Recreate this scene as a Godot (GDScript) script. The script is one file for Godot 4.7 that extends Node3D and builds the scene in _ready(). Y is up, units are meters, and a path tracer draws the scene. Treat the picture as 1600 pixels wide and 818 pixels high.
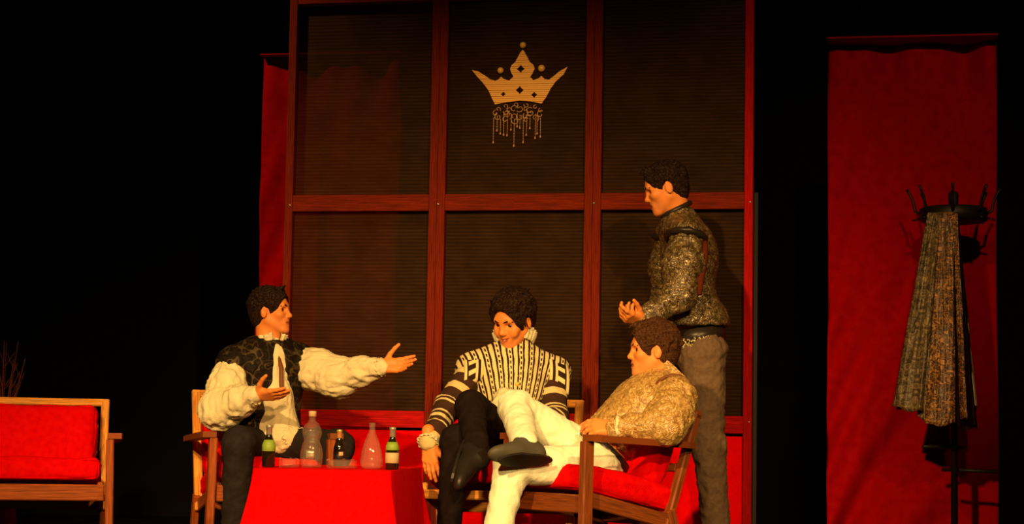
extends Node3D
# A theatre stage: four men in period costume in front of a scrim flat, low seats, a table with a red cloth.

const FOCAL := 2900.0
var cam: Camera3D
var M := {}
var taken := {}
var rng := RandomNumberGenerator.new()

# ---------------------------------------------------------------- places

func at(px: float, py: float, d: float) -> Vector3:
	var dir := cam.transform.basis * Vector3((px - 800.0) / FOCAL, (409.0 - py) / FOCAL, -1.0)
	return cam.transform.origin + dir * (d / -dir.z)

func numbered(called: String) -> String:
	var n: int = taken.get(called, -1) + 1
	taken[called] = n
	return called if n == 0 else "%s_%03d" % [called, n]

func tag(o: Node3D, label: String, category: String, group := "") -> Node3D:
	o.set_meta("label", label)
	o.set_meta("category", category)
	if group != "":
		o.set_meta("group", group)
	return o

func thing(called: String, label: String, category: String, where: Vector3, turn := 0.0, group := "") -> Node3D:
	var o := Node3D.new()
	o.name = numbered(called)
	add_child(o)
	o.position = where
	o.rotation.y = turn
	tag(o, label, category, group)
	return o

func node(called: String, mesh: Mesh, m: Material, parent: Node3D) -> MeshInstance3D:
	var o := MeshInstance3D.new()
	o.mesh = mesh
	o.material_override = m
	o.cast_shadow = GeometryInstance3D.SHADOW_CASTING_SETTING_ON
	if parent == null or parent == self:
		o.name = numbered(called)
		add_child(o)
	else:
		o.name = called
		parent.add_child(o, true)
	return o

func obj(called: String, st: SurfaceTool, m: Material, parent: Node3D = null) -> MeshInstance3D:
	st.generate_normals()
	return node(called, st.commit(), m, parent)

func struct(called: String, st: SurfaceTool, m: Material) -> MeshInstance3D:
	var o := obj(called, st, m)
	o.set_meta("kind", "structure")
	return o

# ---------------------------------------------------------------- shapes (corners run counter-clockwise seen from outside)

func begin(smooth := false) -> SurfaceTool:
	var st := SurfaceTool.new()
	st.begin(Mesh.PRIMITIVE_TRIANGLES)
	st.set_smooth_group(0 if smooth else -1)
	return st

func tri(st: SurfaceTool, a: Vector3, b: Vector3, c: Vector3, ua := Vector2.ZERO, ub := Vector2.ZERO, uc := Vector2.ZERO) -> void:
	if (b - a).cross(c - a).length_squared() < 1e-16:
		return
	st.set_uv(ua); st.add_vertex(a)
	st.set_uv(uc); st.add_vertex(c)
	st.set_uv(ub); st.add_vertex(b)

func quad(st: SurfaceTool, a: Vector3, b: Vector3, c: Vector3, d: Vector3, ua := Vector2.ZERO, ub := Vector2.ZERO, uc := Vector2.ZERO, ud := Vector2.ZERO) -> void:
	tri(st, a, b, c, ua, ub, uc)
	tri(st, a, c, d, ua, uc, ud)

func bx(st: SurfaceTool, t: Transform3D, size: Vector3, bev := 0.004) -> void:
	var h := size * 0.5
	bev = minf(bev, minf(h.x, minf(h.y, h.z)) * 0.7)
	var corner := func(sx: float, sy: float, sz: float, axis: int) -> Vector3:
		var v := Vector3(sx * (h.x - bev), sy * (h.y - bev), sz * (h.z - bev))
		v[axis] += bev * [sx, sy, sz][axis]
		return v
	var polys := []
	for axis in 3:
		for s in [-1.0, 1.0]:
			var p := []
			for c in [[-1.0, -1.0], [1.0, -1.0], [1.0, 1.0], [-1.0, 1.0]]:
				var q := [0.0, 0.0, 0.0]
				q[axis] = s; q[(axis + 1) % 3] = c[0]; q[(axis + 2) % 3] = c[1]
				p.append(corner.call(q[0], q[1], q[2], axis))
			polys.append(p)
	for axis in 3:
		var i1 := (axis + 1) % 3
		var i2 := (axis + 2) % 3
		for s1 in [-1.0, 1.0]:
			for s2 in [-1.0, 1.0]:
				var q := [0.0, 0.0, 0.0]
				q[i1] = s1; q[i2] = s2
				q[axis] = -1.0
				var a0: Vector3 = corner.call(q[0], q[1], q[2], i1)
				var b0: Vector3 = corner.call(q[0], q[1], q[2], i2)
				q[axis] = 1.0
				polys.append([a0, b0, corner.call(q[0], q[1], q[2], i2), corner.call(q[0], q[1], q[2], i1)])
	for sx in [-1.0, 1.0]:
		for sy in [-1.0, 1.0]:
			for sz in [-1.0, 1.0]:
				polys.append([corner.call(sx, sy, sz, 0), corner.call(sx, sy, sz, 1), corner.call(sx, sy, sz, 2)])
	for p: Array in polys:
		var m := Vector3.ZERO
		for v: Vector3 in p:
			m += v
		var nrm: Vector3 = (p[1] - p[0]).cross(p[2] - p[0])
		if nrm.dot(m) < 0.0:
			p.reverse()
		for k in range(1, p.size() - 1):
			var a: Vector3 = p[0]
			var b: Vector3 = p[k]
			var c: Vector3 = p[k + 1]
			tri(st, t * a, t * b, t * c, Vector2(a.x + a.z, a.y), Vector2(b.x + b.z, b.y), Vector2(c.x + c.z, c.y))

func bar(st: SurfaceTool, a: Vector3, b: Vector3, w: float, d: float, side := Vector3.RIGHT, bev := 0.005) -> void:
	var y := (b - a).normalized()
	var x := (side - y * side.dot(y)).normalized()
	bx(st, Transform3D(Basis(x, y, x.cross(y)), (a + b) * 0.5), Vector3(w, a.distance_to(b), d), bev)

func lathe(st: SurfaceTool, prof: Array, t: Transform3D, sides := 24, a0 := 0.0, a1 := TAU) -> void:
	for j in sides:
		var p := a0 + (a1 - a0) * j / sides
		var q := a0 + (a1 - a0) * (j + 1) / sides
		for i in prof.size() - 1:
			var r0: float = prof[i].x
			var r1: float = prof[i + 1].x
			var y0: float = prof[i].y
			var y1: float = prof[i + 1].y
			var u0 := float(j) / sides
			var u1 := float(j + 1) / sides
			quad(st, t * Vector3(r0 * cos(p), y0, -r0 * sin(p)), t * Vector3(r0 * cos(q), y0, -r0 * sin(q)), t * Vector3(r1 * cos(q), y1, -r1 * sin(q)), t * Vector3(r1 * cos(p), y1, -r1 * sin(p)), Vector2(u0, y0), Vector2(u1, y0), Vector2(u1, y1), Vector2(u0, y1))

func tube(st: SurfaceTool, pts: Array, rads: Array, sides := 8) -> void:
	var rings := []
	var up := Vector3.UP
	for i in pts.size():
		var fw: Vector3 = (pts[mini(i + 1, pts.size() - 1)] - pts[maxi(i - 1, 0)]).normalized()
		if i == 0 and absf(fw.dot(up)) > 0.9:
			up = Vector3.RIGHT
		var x := up.cross(fw).normalized()
		up = fw.cross(x)
		var ring := []
		for j in sides:
			var a := TAU * j / sides
			ring.append(pts[i] + (x * cos(a) + up * sin(a)) * float(rads[i]))
		rings.append(ring)
	for i in pts.size() - 1:
		for j in sides:
			var k := (j + 1) % sides
			quad(st, rings[i][j], rings[i][k], rings[i + 1][k], rings[i + 1][j])
	for j in range(1, sides - 1):
		tri(st, rings[0][0], rings[0][j + 1], rings[0][j])
		tri(st, rings[-1][0], rings[-1][j], rings[-1][j + 1])

func ball(st: SurfaceTool, c: Vector3, r: Vector3, sides := 12) -> void:
	var prof := []
	for i in 9:
		var a := -PI / 2 + PI * i / 8.0
		prof.append(Vector2(cos(a), sin(a)))
	lathe(st, prof, Transform3D(Basis.from_scale(r), c), sides)

func extrude(st: SurfaceTool, poly: PackedVector2Array, depth: float, t: Transform3D) -> void:
	if Geometry2D.is_polygon_clockwise(poly):
		poly.reverse()
	var ids := Geometry2D.triangulate_polygon(poly)
	var z := Vector3(0, 0, depth)
	for i in range(0, ids.size(), 3):
		var p: Array[Vector3] = []
		for k in 3:
			p.append(Vector3(poly[ids[i + k]].x, poly[ids[i + k]].y, 0))
		if (p[1] - p[0]).cross(p[2] - p[0]).z < 0.0:
			p.reverse()
		tri(st, t * (p[0] + z), t * (p[1] + z), t * (p[2] + z))
		tri(st, t * p[0], t * p[2], t * p[1])
	for i in poly.size():
		var a := Vector3(poly[i].x, poly[i].y, 0)
		var b := Vector3(poly[(i + 1) % poly.size()].x, poly[(i + 1) % poly.size()].y, 0)
		quad(st, t * a, t * b, t * (b + z), t * (a + z))

func cushion(size: Vector3, r: float, puff: float, sd: int) -> SurfaceTool:
	# a padded block with its soft face on +z and -z, seams rounded, a little uneven
	var st := begin(true)
	var nz := FastNoiseLite.new()
	nz.seed = sd
	nz.frequency = 5.0
	var h := size * 0.5
	var n := 18
	var put := func(v: Vector3) -> Vector3:
		var q := v * h
		var inner := Vector3(clampf(q.x, -h.x + r, h.x - r), clampf(q.y, -h.y + r, h.y - r), clampf(q.z, -h.z + r, h.z - r))
		var o := q - inner
		if o.length() > 1e-6:
			q = inner + o.normalized() * minf(r, maxf(absf(o.x), maxf(absf(o.y), absf(o.z))))
		q.z += v.z * ((puff if v.z > 0.0 else 0.0) * (1.0 - v.x * v.x) * (1.0 - v.y * v.y) + (0.012 if v.z > 0.0 else 0.0) * nz.get_noise_3d(q.x, q.y, v.z))
		q.x += 0.012 * nz.get_noise_3d(q.y * 2.0, q.z * 2.0, v.x * 7.0) * absf(v.x)
		q.y += 0.012 * nz.get_noise_3d(q.x * 2.0, q.z * 2.0, 3.0 + v.y * 7.0) * absf(v.y)
		return q
	for axis in 3:
		for s in [-1.0, 1.0]:
			for i in n:
				for j in n:
					var p := []
					for c in [[0, 0], [1, 0], [1, 1], [0, 1]]:
						var v := Vector3.ZERO
						v[axis] = s
						v[(axis + 1) % 3] = -cos(PI * (i + c[0]) / n)
						v[(axis + 2) % 3] = -cos(PI * (j + c[1]) / n)
						p.append(put.call(v))
					if s < 0.0:
						p.reverse()
					quad(st, p[0], p[1], p[2], p[3])
	return st

func sheet(st: SurfaceTool, f: Callable, nu: int, nv: int, thick := 0.0) -> void:
	# a cloth: f(u, v) gives its front; with a thickness it gets a back and edges
	var g := []
	for i in nu + 1:
		var col := []
		for j in nv + 1:
			col.append(f.call(float(i) / nu, float(j) / nv))
		g.append(col)
	for i in nu:
		for j in nv:
			quad(st, g[i][j], g[i + 1][j], g[i + 1][j + 1], g[i][j + 1], Vector2(i, j), Vector2(i + 1, j), Vector2(i + 1, j + 1), Vector2(i, j + 1))
	if thick <= 0.0:
		return
	var back := func(i: int, j: int) -> Vector3:
		var a: Vector3 = g[mini(i + 1, nu)][j] - g[maxi(i - 1, 0)][j]
		var b: Vector3 = g[i][mini(j + 1, nv)] - g[i][maxi(j - 1, 0)]
		return g[i][j] - a.cross(b).normalized() * thick
	for i in nu:
		for j in nv:
			quad(st, back.call(i, j + 1), back.call(i + 1, j + 1), back.call(i + 1, j), back.call(i, j))
	for i in nu:
		quad(st, back.call(i, 0), back.call(i + 1, 0), g[i + 1][0], g[i][0])
		quad(st, g[i][nv], g[i + 1][nv], back.call(i + 1, nv), back.call(i, nv))
	for j in nv:
		quad(st, g[0][j], g[0][j + 1], back.call(0, j + 1), back.call(0, j))
		quad(st, back.call(nu, j), back.call(nu, j + 1), g[nu][j + 1], g[nu][j])

# ---------------------------------------------------------------- soft bodies: distance fields meshed as surface nets

class Prim:
	var kind := 0
	var a := Vector3.ZERO
	var ba := Vector3.ZERO
	var inv := 0.0
	var ra := 0.0
	var dr := 0.0
	var bi := Basis()
	var ir := Vector3.ONE
	var ir2 := Vector3.ONE
	var least := 0.0
	var k := 0.02
	var sub := false
	var mid := Vector3.ZERO
	var reach := 0.0
	func d(p: Vector3) -> float:
		if kind == 0:
			var pa := p - a
			var h := clampf(pa.dot(ba) * inv, 0.0, 1.0)
			return (pa - ba * h).length() - ra - dr * h
		var q := bi * (p - a)
		var k1 := (q * ir2).length()
		if k1 < 1e-5:
			return -least
		var k0 := (q * ir).length()
		return k0 * (k0 - 1.0) / k1

class Soft:
	var v := PackedVector3Array()
	var n := PackedVector3Array()
	var uv := PackedVector2Array()
	var c := PackedColorArray()
	var i := PackedInt32Array()
	func normals() -> void:
		n.resize(v.size())
		n.fill(Vector3.ZERO)
		for t in range(0, i.size(), 3):
			var a := v[i[t]]
			var m := (v[i[t + 1]] - a).cross(v[i[t + 2]] - a)
			n[i[t]] += m
			n[i[t + 1]] += m
			n[i[t + 2]] += m
		for t in n.size():
			n[t] = n[t].normalized()
	func push(f: Callable) -> void:
		for t in v.size():
			v[t] += n[t] * float(f.call(v[t], n[t]))
		normals()
	func paint(f: Callable) -> void:
		c.resize(v.size())
		for t in v.size():
			c[t] = f.call(v[t], n[t])
	func lay(f: Callable) -> void:
		uv.resize(v.size())
		for t in v.size():
			uv[t] = f.call(v[t], n[t])
	func move(t: Transform3D) -> void:
		for k in v.size():
			v[k] = t * v[k]
		normals()
	func add(o: Soft) -> void:
		var base := v.size()
		v.append_array(o.v)
		n.append_array(o.n)
		c.append_array(o.c)
		uv.append_array(o.uv)
		for k in o.i:
			i.append(k + base)
	func mesh(origin: Vector3) -> ArrayMesh:
		var arr := []
		arr.resize(Mesh.ARRAY_MAX)
		var w := PackedVector3Array()
		w.resize(v.size())
		for k in v.size():
			w[k] = v[k] - origin
		var f := i.duplicate()
		for k in range(0, f.size(), 3):
			var x := f[k + 1]
			f[k + 1] = f[k + 2]
			f[k + 2] = x
		arr[Mesh.ARRAY_VERTEX] = w
		arr[Mesh.ARRAY_NORMAL] = n
		if uv.size() == v.size():
			arr[Mesh.ARRAY_TEX_UV] = uv
		if c.size() == v.size():
			arr[Mesh.ARRAY_COLOR] = c
		arr[Mesh.ARRAY_INDEX] = f
		var m := ArrayMesh.new()
		m.add_surface_from_arrays(Mesh.PRIMITIVE_TRIANGLES, arr)
		return m

func cap(a: Vector3, b: Vector3, ra: float, rb: float, k := 0.03, sub := false) -> Prim:
	var p := Prim.new()
	p.a = a
	p.ba = b - a
	p.inv = 1.0 / maxf(p.ba.length_squared(), 1e-9)
	p.ra = ra
	p.dr = rb - ra
	p.k = k
	p.sub = sub
	p.mid = (a + b) * 0.5
	p.reach = a.distance_to(b) * 0.5 + maxf(ra, rb)
	return p

func ell(c: Vector3, r: Vector3, b := Basis(), k := 0.03, sub := false) -> Prim:
	var p := Prim.new()
	p.kind = 1
	p.a = c
	p.bi = b.orthonormalized().transposed()
	p.ir = Vector3.ONE / r
	p.ir2 = p.ir * p.ir
	p.least = minf(r.x, minf(r.y, r.z))
	p.k = k
	p.sub = sub
	p.mid = c
	p.reach = maxf(r.x, maxf(r.y, r.z))
	return p

func nets(prims: Array, cell: float, cuts: Array = []) -> Soft:
	var lo := Vector3.ONE * 1e9
	var hi := -lo
	for q: Prim in prims:
		if not q.sub:
			var e := Vector3.ONE * (q.reach + q.k * 0.3)
			lo = lo.min(q.mid - e)
			hi = hi.max(q.mid + e)
	lo -= Vector3.ONE * cell * 2.5
	const B := 6
	var nx := (int(ceil((hi.x - lo.x) / cell + 3.0)) / B + 1) * B
	var ny := (int(ceil((hi.y - lo.y) / cell + 3.0)) / B + 1) * B
	var nz := (int(ceil((hi.z - lo.z) / cell + 3.0)) / B + 1) * B
	var sx := 1
	var sy := nx
	var sz := nx * ny
	var val := PackedFloat32Array()
	val.resize(nx * ny * nz)
	val.fill(1.0)
	var active: Array[Vector3i] = []
	var hd := B * cell * 0.87
	var mid := Vector3.ONE * (B - 1) * cell * 0.5
	for bz in nz / B:
		for by in ny / B:
			for bxx in nx / B:
				var o := lo + Vector3(bxx, by, bz) * (B * cell)
				var c := o + mid
				var near: Array[Prim] = []
				var any := false
				for q: Prim in prims:
					var rr: float = q.reach + hd + q.k + cell * 2.0
					if c.distance_squared_to(q.mid) < rr * rr and q.d(c) < hd * 1.15 + q.k + cell * 2.0:
						near.append(q)
						any = any or not q.sub
				if not any:
					continue
				var base := bxx * B + by * B * sy + bz * B * sz
				var vc := field(c, near, cuts)
				if vc > hd * 1.3 + cell * 2.0 and cuts.is_empty():
					continue
				var inside := vc < -hd * 1.3 - cell * 2.0
				if not inside:
					active.append(Vector3i(bxx * B, by * B, bz * B))
				for k in B:
					for j in B:
						var id := base + j * sy + k * sz
						for i in B:
							val[id + i] = -1.0 if inside else field(o + Vector3(i, j, k) * cell, near, cuts)
	var s := Soft.new()
	var which := PackedInt32Array()
	which.resize(val.size())
	which.fill(-1)
	var corners := [0, sx, sy, sx + sy, sz, sx + sz, sy + sz, sx + sy + sz]
	var cpos: Array[Vector3] = [Vector3(0, 0, 0), Vector3(1, 0, 0), Vector3(0, 1, 0), Vector3(1, 1, 0), Vector3(0, 0, 1), Vector3(1, 0, 1), Vector3(0, 1, 1), Vector3(1, 1, 1)]
	var edges := PackedInt32Array([0, 1, 2, 3, 4, 5, 6, 7, 0, 2, 1, 3, 4, 6, 5, 7, 0, 4, 1, 5, 2, 6, 3, 7])
	var cells := PackedInt32Array()
	var w: Array[float] = [0.0, 0.0, 0.0, 0.0, 0.0, 0.0, 0.0, 0.0]
	for blk in active:
		for k in B:
			var z := blk.z + k
			if z >= nz - 1:
				continue
			for j in B:
				var y := blk.y + j
				if y >= ny - 1:
					continue
				for i in B:
					var x := blk.x + i
					if x >= nx - 1:
						continue
					var id := x + y * sy + z * sz
					var neg := 0
					for e in 8:
						w[e] = val[id + corners[e]]
						if w[e] < 0.0:
							neg += 1
					if neg == 0 or neg == 8:
						continue
					var sum := Vector3.ZERO
					var m := 0
					for e in range(0, 24, 2):
						var a := w[edges[e]]
						var b := w[edges[e + 1]]
						if (a < 0.0) != (b < 0.0):
							sum += cpos[edges[e]].lerp(cpos[edges[e + 1]], a / (a - b))
							m += 1
					which[id] = s.v.size()
					s.v.append(lo + (Vector3(x, y, z) + sum / m) * cell)
					cells.append(id)
	var steps := [sx, sy, sz]
	for id in cells:
		var a := val[id]
		for axis in 3:
			var b := val[id + steps[axis]]
			if (a < 0.0) == (b < 0.0):
				continue
			var u: int = steps[(axis + 1) % 3]
			var t: int = steps[(axis + 2) % 3]
			var q0 := which[id - u - t]
			var q1 := which[id - t]
			var q2 := which[id]
			var q3 := which[id - u]
			if q0 < 0 or q1 < 0 or q3 < 0:
				continue
			if a < 0.0:
				s.i.append_array([q0, q1, q2, q0, q2, q3])
			else:
				s.i.append_array([q0, q2, q1, q0, q3, q2])
	s.normals()
	return s

func field(p: Vector3, near: Array[Prim], cuts: Array) -> float:
	var v := 10.0
	for q in near:
		var e := q.d(p)
		if q.sub:
			e = -e
			var h := maxf(q.k - absf(v - e), 0.0)
			v = maxf(v, e) + h * h / (4.0 * q.k)
		else:
			var h := maxf(q.k - absf(v - e), 0.0)
			v = minf(v, e) - h * h / (4.0 * q.k)
	for c in cuts:
		v = maxf(v, (p - c[0]).dot(c[1]))
	return v

# ---------------------------------------------------------------- materials

func lin(r: float, g: float, b: float) -> Color:
	return Color(r, g, b).linear_to_srgb()

func mat(c: Color, rough := 0.8, spec := 0.4) -> StandardMaterial3D:
	var m := StandardMaterial3D.new()
	m.albedo_color = c
	m.roughness = rough
	m.metallic_specular = spec
	return m

func noise(sd: int, freq: float, octaves := 3, kind := FastNoiseLite.TYPE_SIMPLEX_SMOOTH) -> FastNoiseLite:
	var n := FastNoiseLite.new()
	n.seed = sd
	n.frequency = freq
	n.noise_type = kind
	n.fractal_octaves = octaves
	return n

func noise_tex(n: FastNoiseLite, size: int, stops: Array) -> NoiseTexture2D:
	var t := NoiseTexture2D.new()
	t.width = size
	t.height = size
	t.seamless = true
	t.noise = n
	var g := Gradient.new()
	var offs := PackedFloat32Array()
	var cols := PackedColorArray()
	for s in stops:
		offs.append(s[0])
		cols.append(s[1])
	g.offsets = offs
	g.colors = cols
	t.color_ramp = g
	return t

func grey(x: float) -> Color:
	return Color(x, x, x)

func cloth(c: Color, tile: float, sd: int, vary := 0.12, sheen := 0.0) -> StandardMaterial3D:
	var m := mat(Color.WHITE, 0.9, 0.12)
	m.albedo_texture = noise_tex(noise(sd, 0.03, 4), 256, [[0.0, c.darkened(vary)], [0.5, c], [1.0, c.lightened(vary * 0.4)]])
	m.uv1_triplanar = true
	m.uv1_scale = Vector3.ONE / tile
	m.heightmap_enabled = true
	m.heightmap_texture = noise_tex(noise(sd + 7, 0.12, 2), 256, [[0.0, Color.BLACK], [1.0, Color.WHITE]])
	m.heightmap_scale = 0.12
	if sheen > 0.0:
		m.rim_enabled = true
		m.rim = sheen
		m.rim_tint = 0.8
	return m

func brocade(ground: Color, thread: Color, edge: Color, tile: float, sd: int, freq: float, spec := 0.5, metal := 0.0) -> StandardMaterial3D:
	# winding raised threads: the level lines of a noise
	var m := mat(Color.WHITE, 0.5, spec)
	var stops := [[0.0, thread], [0.22, thread], [0.25, ground], [0.36, ground], [0.39, thread], [0.47, thread], [0.5, ground], [0.58, ground], [0.6, edge], [0.68, edge], [0.7, ground], [0.8, ground], [0.83, thread], [1.0, thread]]
	m.albedo_texture = noise_tex(noise(sd, freq, 2), 256, stops)
	var h := []
	for s in stops:
		h.append([s[0], grey(0.9 if s[1] == thread else (0.1 if s[1] == ground else 0.6))])
	m.heightmap_enabled = true
	m.heightmap_texture = noise_tex(noise(sd, freq, 2), 256, h)
	m.heightmap_scale = 0.3
	m.metallic = metal
	m.uv1_triplanar = true
	m.uv1_scale = Vector3.ONE / tile
	return m

func image_mat(w: int, h: int, f: Callable, rough := 0.8, spec := 0.3) -> StandardMaterial3D:
	var im := Image.create(w, h, false, Image.FORMAT_RGB8)
	for y in h:
		for x in w:
			im.set_pixel(x, y, f.call((x + 0.5) / w, (y + 0.5) / h))
	var m := mat(Color.WHITE, rough, spec)
	m.albedo_texture = ImageTexture.create_from_image(im)
	return m

func wood(c: Color, sd: int) -> StandardMaterial3D:
	# grain runs along v
	var n := noise(sd, 1.0, 3)
	var m := image_mat(128, 256, func(u: float, v: float) -> Color:
		var g := n.get_noise_2d(u * 26.0, v * 2.2) * 0.5 + 0.35 * n.get_noise_2d(u * 70.0 + 40.0, v * 5.0)
		return c.darkened(clampf(0.16 - g * 0.5, 0.0, 0.6)), 0.5, 0.3)
	m.uv1_scale = Vector3(5.0, 1.6, 1)
	return m

func materials() -> void:
	M.black = mat(lin(0.006, 0.005, 0.006), 0.95, 0.1)
	M.floor = cloth(lin(0.004, 0.003, 0.003), 1.5, 3)
	M.red = cloth(lin(0.66, 0.0012, 0.0015), 0.35, 11, 0.10)
	M.red_table = cloth(lin(0.70, 0.0010, 0.0012), 0.4, 12, 0.06)
	M.banner = cloth(lin(0.34, 0.0008, 0.0008), 0.6, 13, 0.12)
	M.banner.heightmap_scale = 0.05
	M.kick = cloth(lin(0.88, 0.0012, 0.0022), 0.6, 14, 0.05)
	M.wood_light = wood(lin(1.0, 0.40, 0.06), 21)
	M.wood = wood(lin(0.40, 0.085, 0.014), 22)
	M.wood_dark = wood(lin(0.28, 0.068, 0.014), 23)
	M.frame = wood(lin(0.23, 0.022, 0.007), 24)
	M.frame_red = wood(lin(0.55, 0.008, 0.008), 25)
	M.frame_red.roughness = 0.8
	M.frame_red.metallic_specular = 0.15
	M.frame.roughness = 0.8
	M.frame.metallic_specular = 0.15
	M.skin = mat(Color.WHITE, 0.5, 0.4)
	M.skin.vertex_color_use_as_albedo = true
	M.skin.subsurf_scatter_enabled = true
	M.skin.subsurf_scatter_strength = 0.08
	M.hair_dark = cloth(lin(0.020, 0.009, 0.006), 0.1, 31, 0.5)
	M.hair_brown = cloth(lin(0.070, 0.026, 0.010), 0.1, 32, 0.5)
	for k in ["hair_dark", "hair_brown"]:
		M[k].roughness = 0.5
		M[k].heightmap_scale = 0.4
	M.white = mat(lin(0.8, 0.78, 0.7), 0.4)
	M.eye = mat(Color.WHITE, 0.15, 0.5)
	M.eye.vertex_color_use_as_albedo = true
	M.cream = cloth(lin(0.74, 0.66, 0.42), 0.3, 41, 0.05)
	M.lace = cloth(lin(0.78, 0.70, 0.45), 0.15, 42, 0.2)
	M.pants_white = cloth(lin(0.84, 0.92, 0.72), 0.3, 43, 0.03, 0.1)
	M.pants_black = cloth(lin(0.013, 0.008, 0.007), 0.5, 44, 0.1)
	M.denim = cloth(lin(0.022, 0.017, 0.017), 0.5, 45, 0.12)
	M.pants_grey = cloth(lin(0.155, 0.098, 0.062), 0.2, 46, 0.15)
	M.shoe_grey = mat(lin(0.075, 0.068, 0.05), 0.6)
	M.shoe_black = mat(lin(0.018, 0.014, 0.012), 0.4)
	M.leather = mat(lin(0.16, 0.05, 0.018), 0.55)
	M.lining = mat(lin(0.09, 0.018, 0.007), 0.8, 0.1)
	M.belt = mat(lin(0.02, 0.014, 0.012), 0.35)
	M.vest = brocade(lin(0.009, 0.0065, 0.0055), lin(0.017, 0.012, 0.009), lin(0.10, 0.070, 0.032), 0.75, 51, 0.035, 0.15)
	M.gold_brocade = brocade(lin(0.40, 0.225, 0.058), lin(0.70, 0.48, 0.18), lin(0.20, 0.095, 0.022), 0.34, 52, 0.034, 0.8)
	M.grey_brocade = brocade(lin(0.072, 0.046, 0.019), lin(0.34, 0.235, 0.10), lin(0.028, 0.016, 0.009), 0.30, 53, 0.034, 1.0, 0.3)
	M.grey_brocade.roughness = 0.36
	M.gold_brocade.roughness = 0.42
	M.robe = brocade(lin(0.11, 0.075, 0.035), lin(0.32, 0.22, 0.10), lin(0.04, 0.025, 0.014), 0.60, 54, 0.036, 0.6)
	M.robe_gold = brocade(lin(0.03, 0.011, 0.006), lin(0.62, 0.27, 0.05), lin(0.20, 0.075, 0.02), 0.55, 55, 0.036, 0.8)
	M.robe_dark = cloth(lin(0.016, 0.006, 0.005), 0.2, 56)
	M.sequin = mat(lin(0.5, 0.42, 0.26), 0.25)
	M.sequin.metallic = 0.8
	M.gold = mat(lin(0.95, 0.48, 0.06), 0.5, 0.5)
	M.gold_dark = mat(lin(0.50, 0.19, 0.022), 0.6)
	M.orb = mat(lin(0.85, 0.48, 0.09), 0.35, 0.6)
	M.bead = mat(lin(0.62, 0.34, 0.14), 0.3, 0.6)
	M.steel = mat(lin(0.5, 0.42, 0.34), 0.3)
	M.steel.metallic = 0.7
	M.rack = mat(lin(0.010, 0.006, 0.005), 0.5)
	M.twig = mat(lin(0.11, 0.022, 0.014), 0.8)
	M.clay = mat(lin(0.05, 0.02, 0.012), 0.7)
	# scrim: a thin dark woven gauze with horizontal ribs; some of what stands behind shows through
	var rn := noise(61, 1.0, 3)
	M.scrim = image_mat(64, 512, func(u: float, v: float) -> Color:
		var rib := 0.5 + 0.5 * sin(v * TAU * 56.0)
		var g := 0.75 + 0.25 * rn.get_noise_2d(u * 3.0, v * 5.0) + 0.22 * rn.get_noise_2d(u * 5.0 + 9.0, v * 90.0)
		return lin(0.043 * g * (0.7 + 0.6 * rib), 0.0190 * g * (0.7 + 0.6 * rib), 0.0070 * g * (0.7 + 0.6 * rib)), 0.8, 0.2)
	M.scrim.transparency = BaseMaterial3D.TRANSPARENCY_ALPHA
	M.scrim.albedo_color.a = 0.86
	# black and cream stripes that fan out from the waist, dashed here and there
	M.doublet = image_mat(512, 512, func(u: float, v: float) -> Color:
		var x := (u - 0.5) * 0.7
		var y := 0.35 - v * 0.7
		var th := atan2(x, y + 0.46) * 0.46
		var s := th / 0.0180 + 40.0
		var f := s - floorf(s)
		var dark := lin(0.022, 0.010, 0.006)
		var light := lin(0.72, 0.60, 0.30)
		if f < 0.34 + 0.05 * sin(y * 90.0):
			return dark
		if int(floorf(s)) % 2 == 0 and absf(f - 0.68) < 0.13 and fposmod(y * 42.0, 1.0) < 0.55:
			return dark
		return light, 0.8, 0.3)
	M.wing = image_mat(128, 128, func(u: float, v: float) -> Color:
		var a := fposmod(u * 3.0, 1.0)
		var dark := lin(0.022, 0.010, 0.006)
		if v < 0.16 or v > 0.86:
			return lin(0.70, 0.58, 0.29)
		if v > 0.3 and v < 0.42:
			return lin(0.70, 0.58, 0.29)
		return lin(0.72, 0.60, 0.30) if a < 0.45 and v > 0.3 and v < 0.78 else dark, 0.8, 0.3)
	M.wing.texture_repeat = true
	# brown sleeve crossed by cream bands, laid along the arm (v in units of the arm)
	M.sleeve = image_mat(8, 512, func(_u: float, v: float) -> Color:
		for b in [[0.10, 0.175], [0.285, 0.365], [0.49, 0.512], [0.535, 0.557], [0.66, 0.682], [0.71, 0.745], [0.785, 0.80], [0.93, 1.0]]:
			if v > b[0] and v < b[1]:
				return lin(0.62, 0.50, 0.24)
		return lin(0.045, 0.018, 0.010), 0.85, 0.3)
	M.sleeve.texture_repeat = false
	# glass
	M.glass = mat(Color(1, 0.92, 0.84, 0.03), 0.03, 0.6)
	M.glass.transparency = BaseMaterial3D.TRANSPARENCY_ALPHA
	M.glass_dark = mat(lin(0.012, 0.008, 0.004), 0.06, 0.6)
	M.label_green = mat(lin(0.22, 0.34, 0.04), 0.5)
	M.label_black = mat(lin(0.015, 0.012, 0.012), 0.5)
	M.label_pale = mat(lin(0.50, 0.36, 0.20), 0.5)
	M.foil = mat(lin(0.40, 0.35, 0.28), 0.3)
	M.foil.metallic = 0.5
	M.foil_gold = mat(lin(0.75, 0.5, 0.18), 0.3)
	M.foil_gold.metallic = 0.6

# ---------------------------------------------------------------- people

func frame_of(y: Vector3, z: Vector3) -> Basis:
	# a hand or a head: y along the fingers (or up), z out of the palm (or the face)
	y = y.normalized()
	var x := y.cross(z).normalized()
	return Basis(x, y, x.cross(y))

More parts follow.
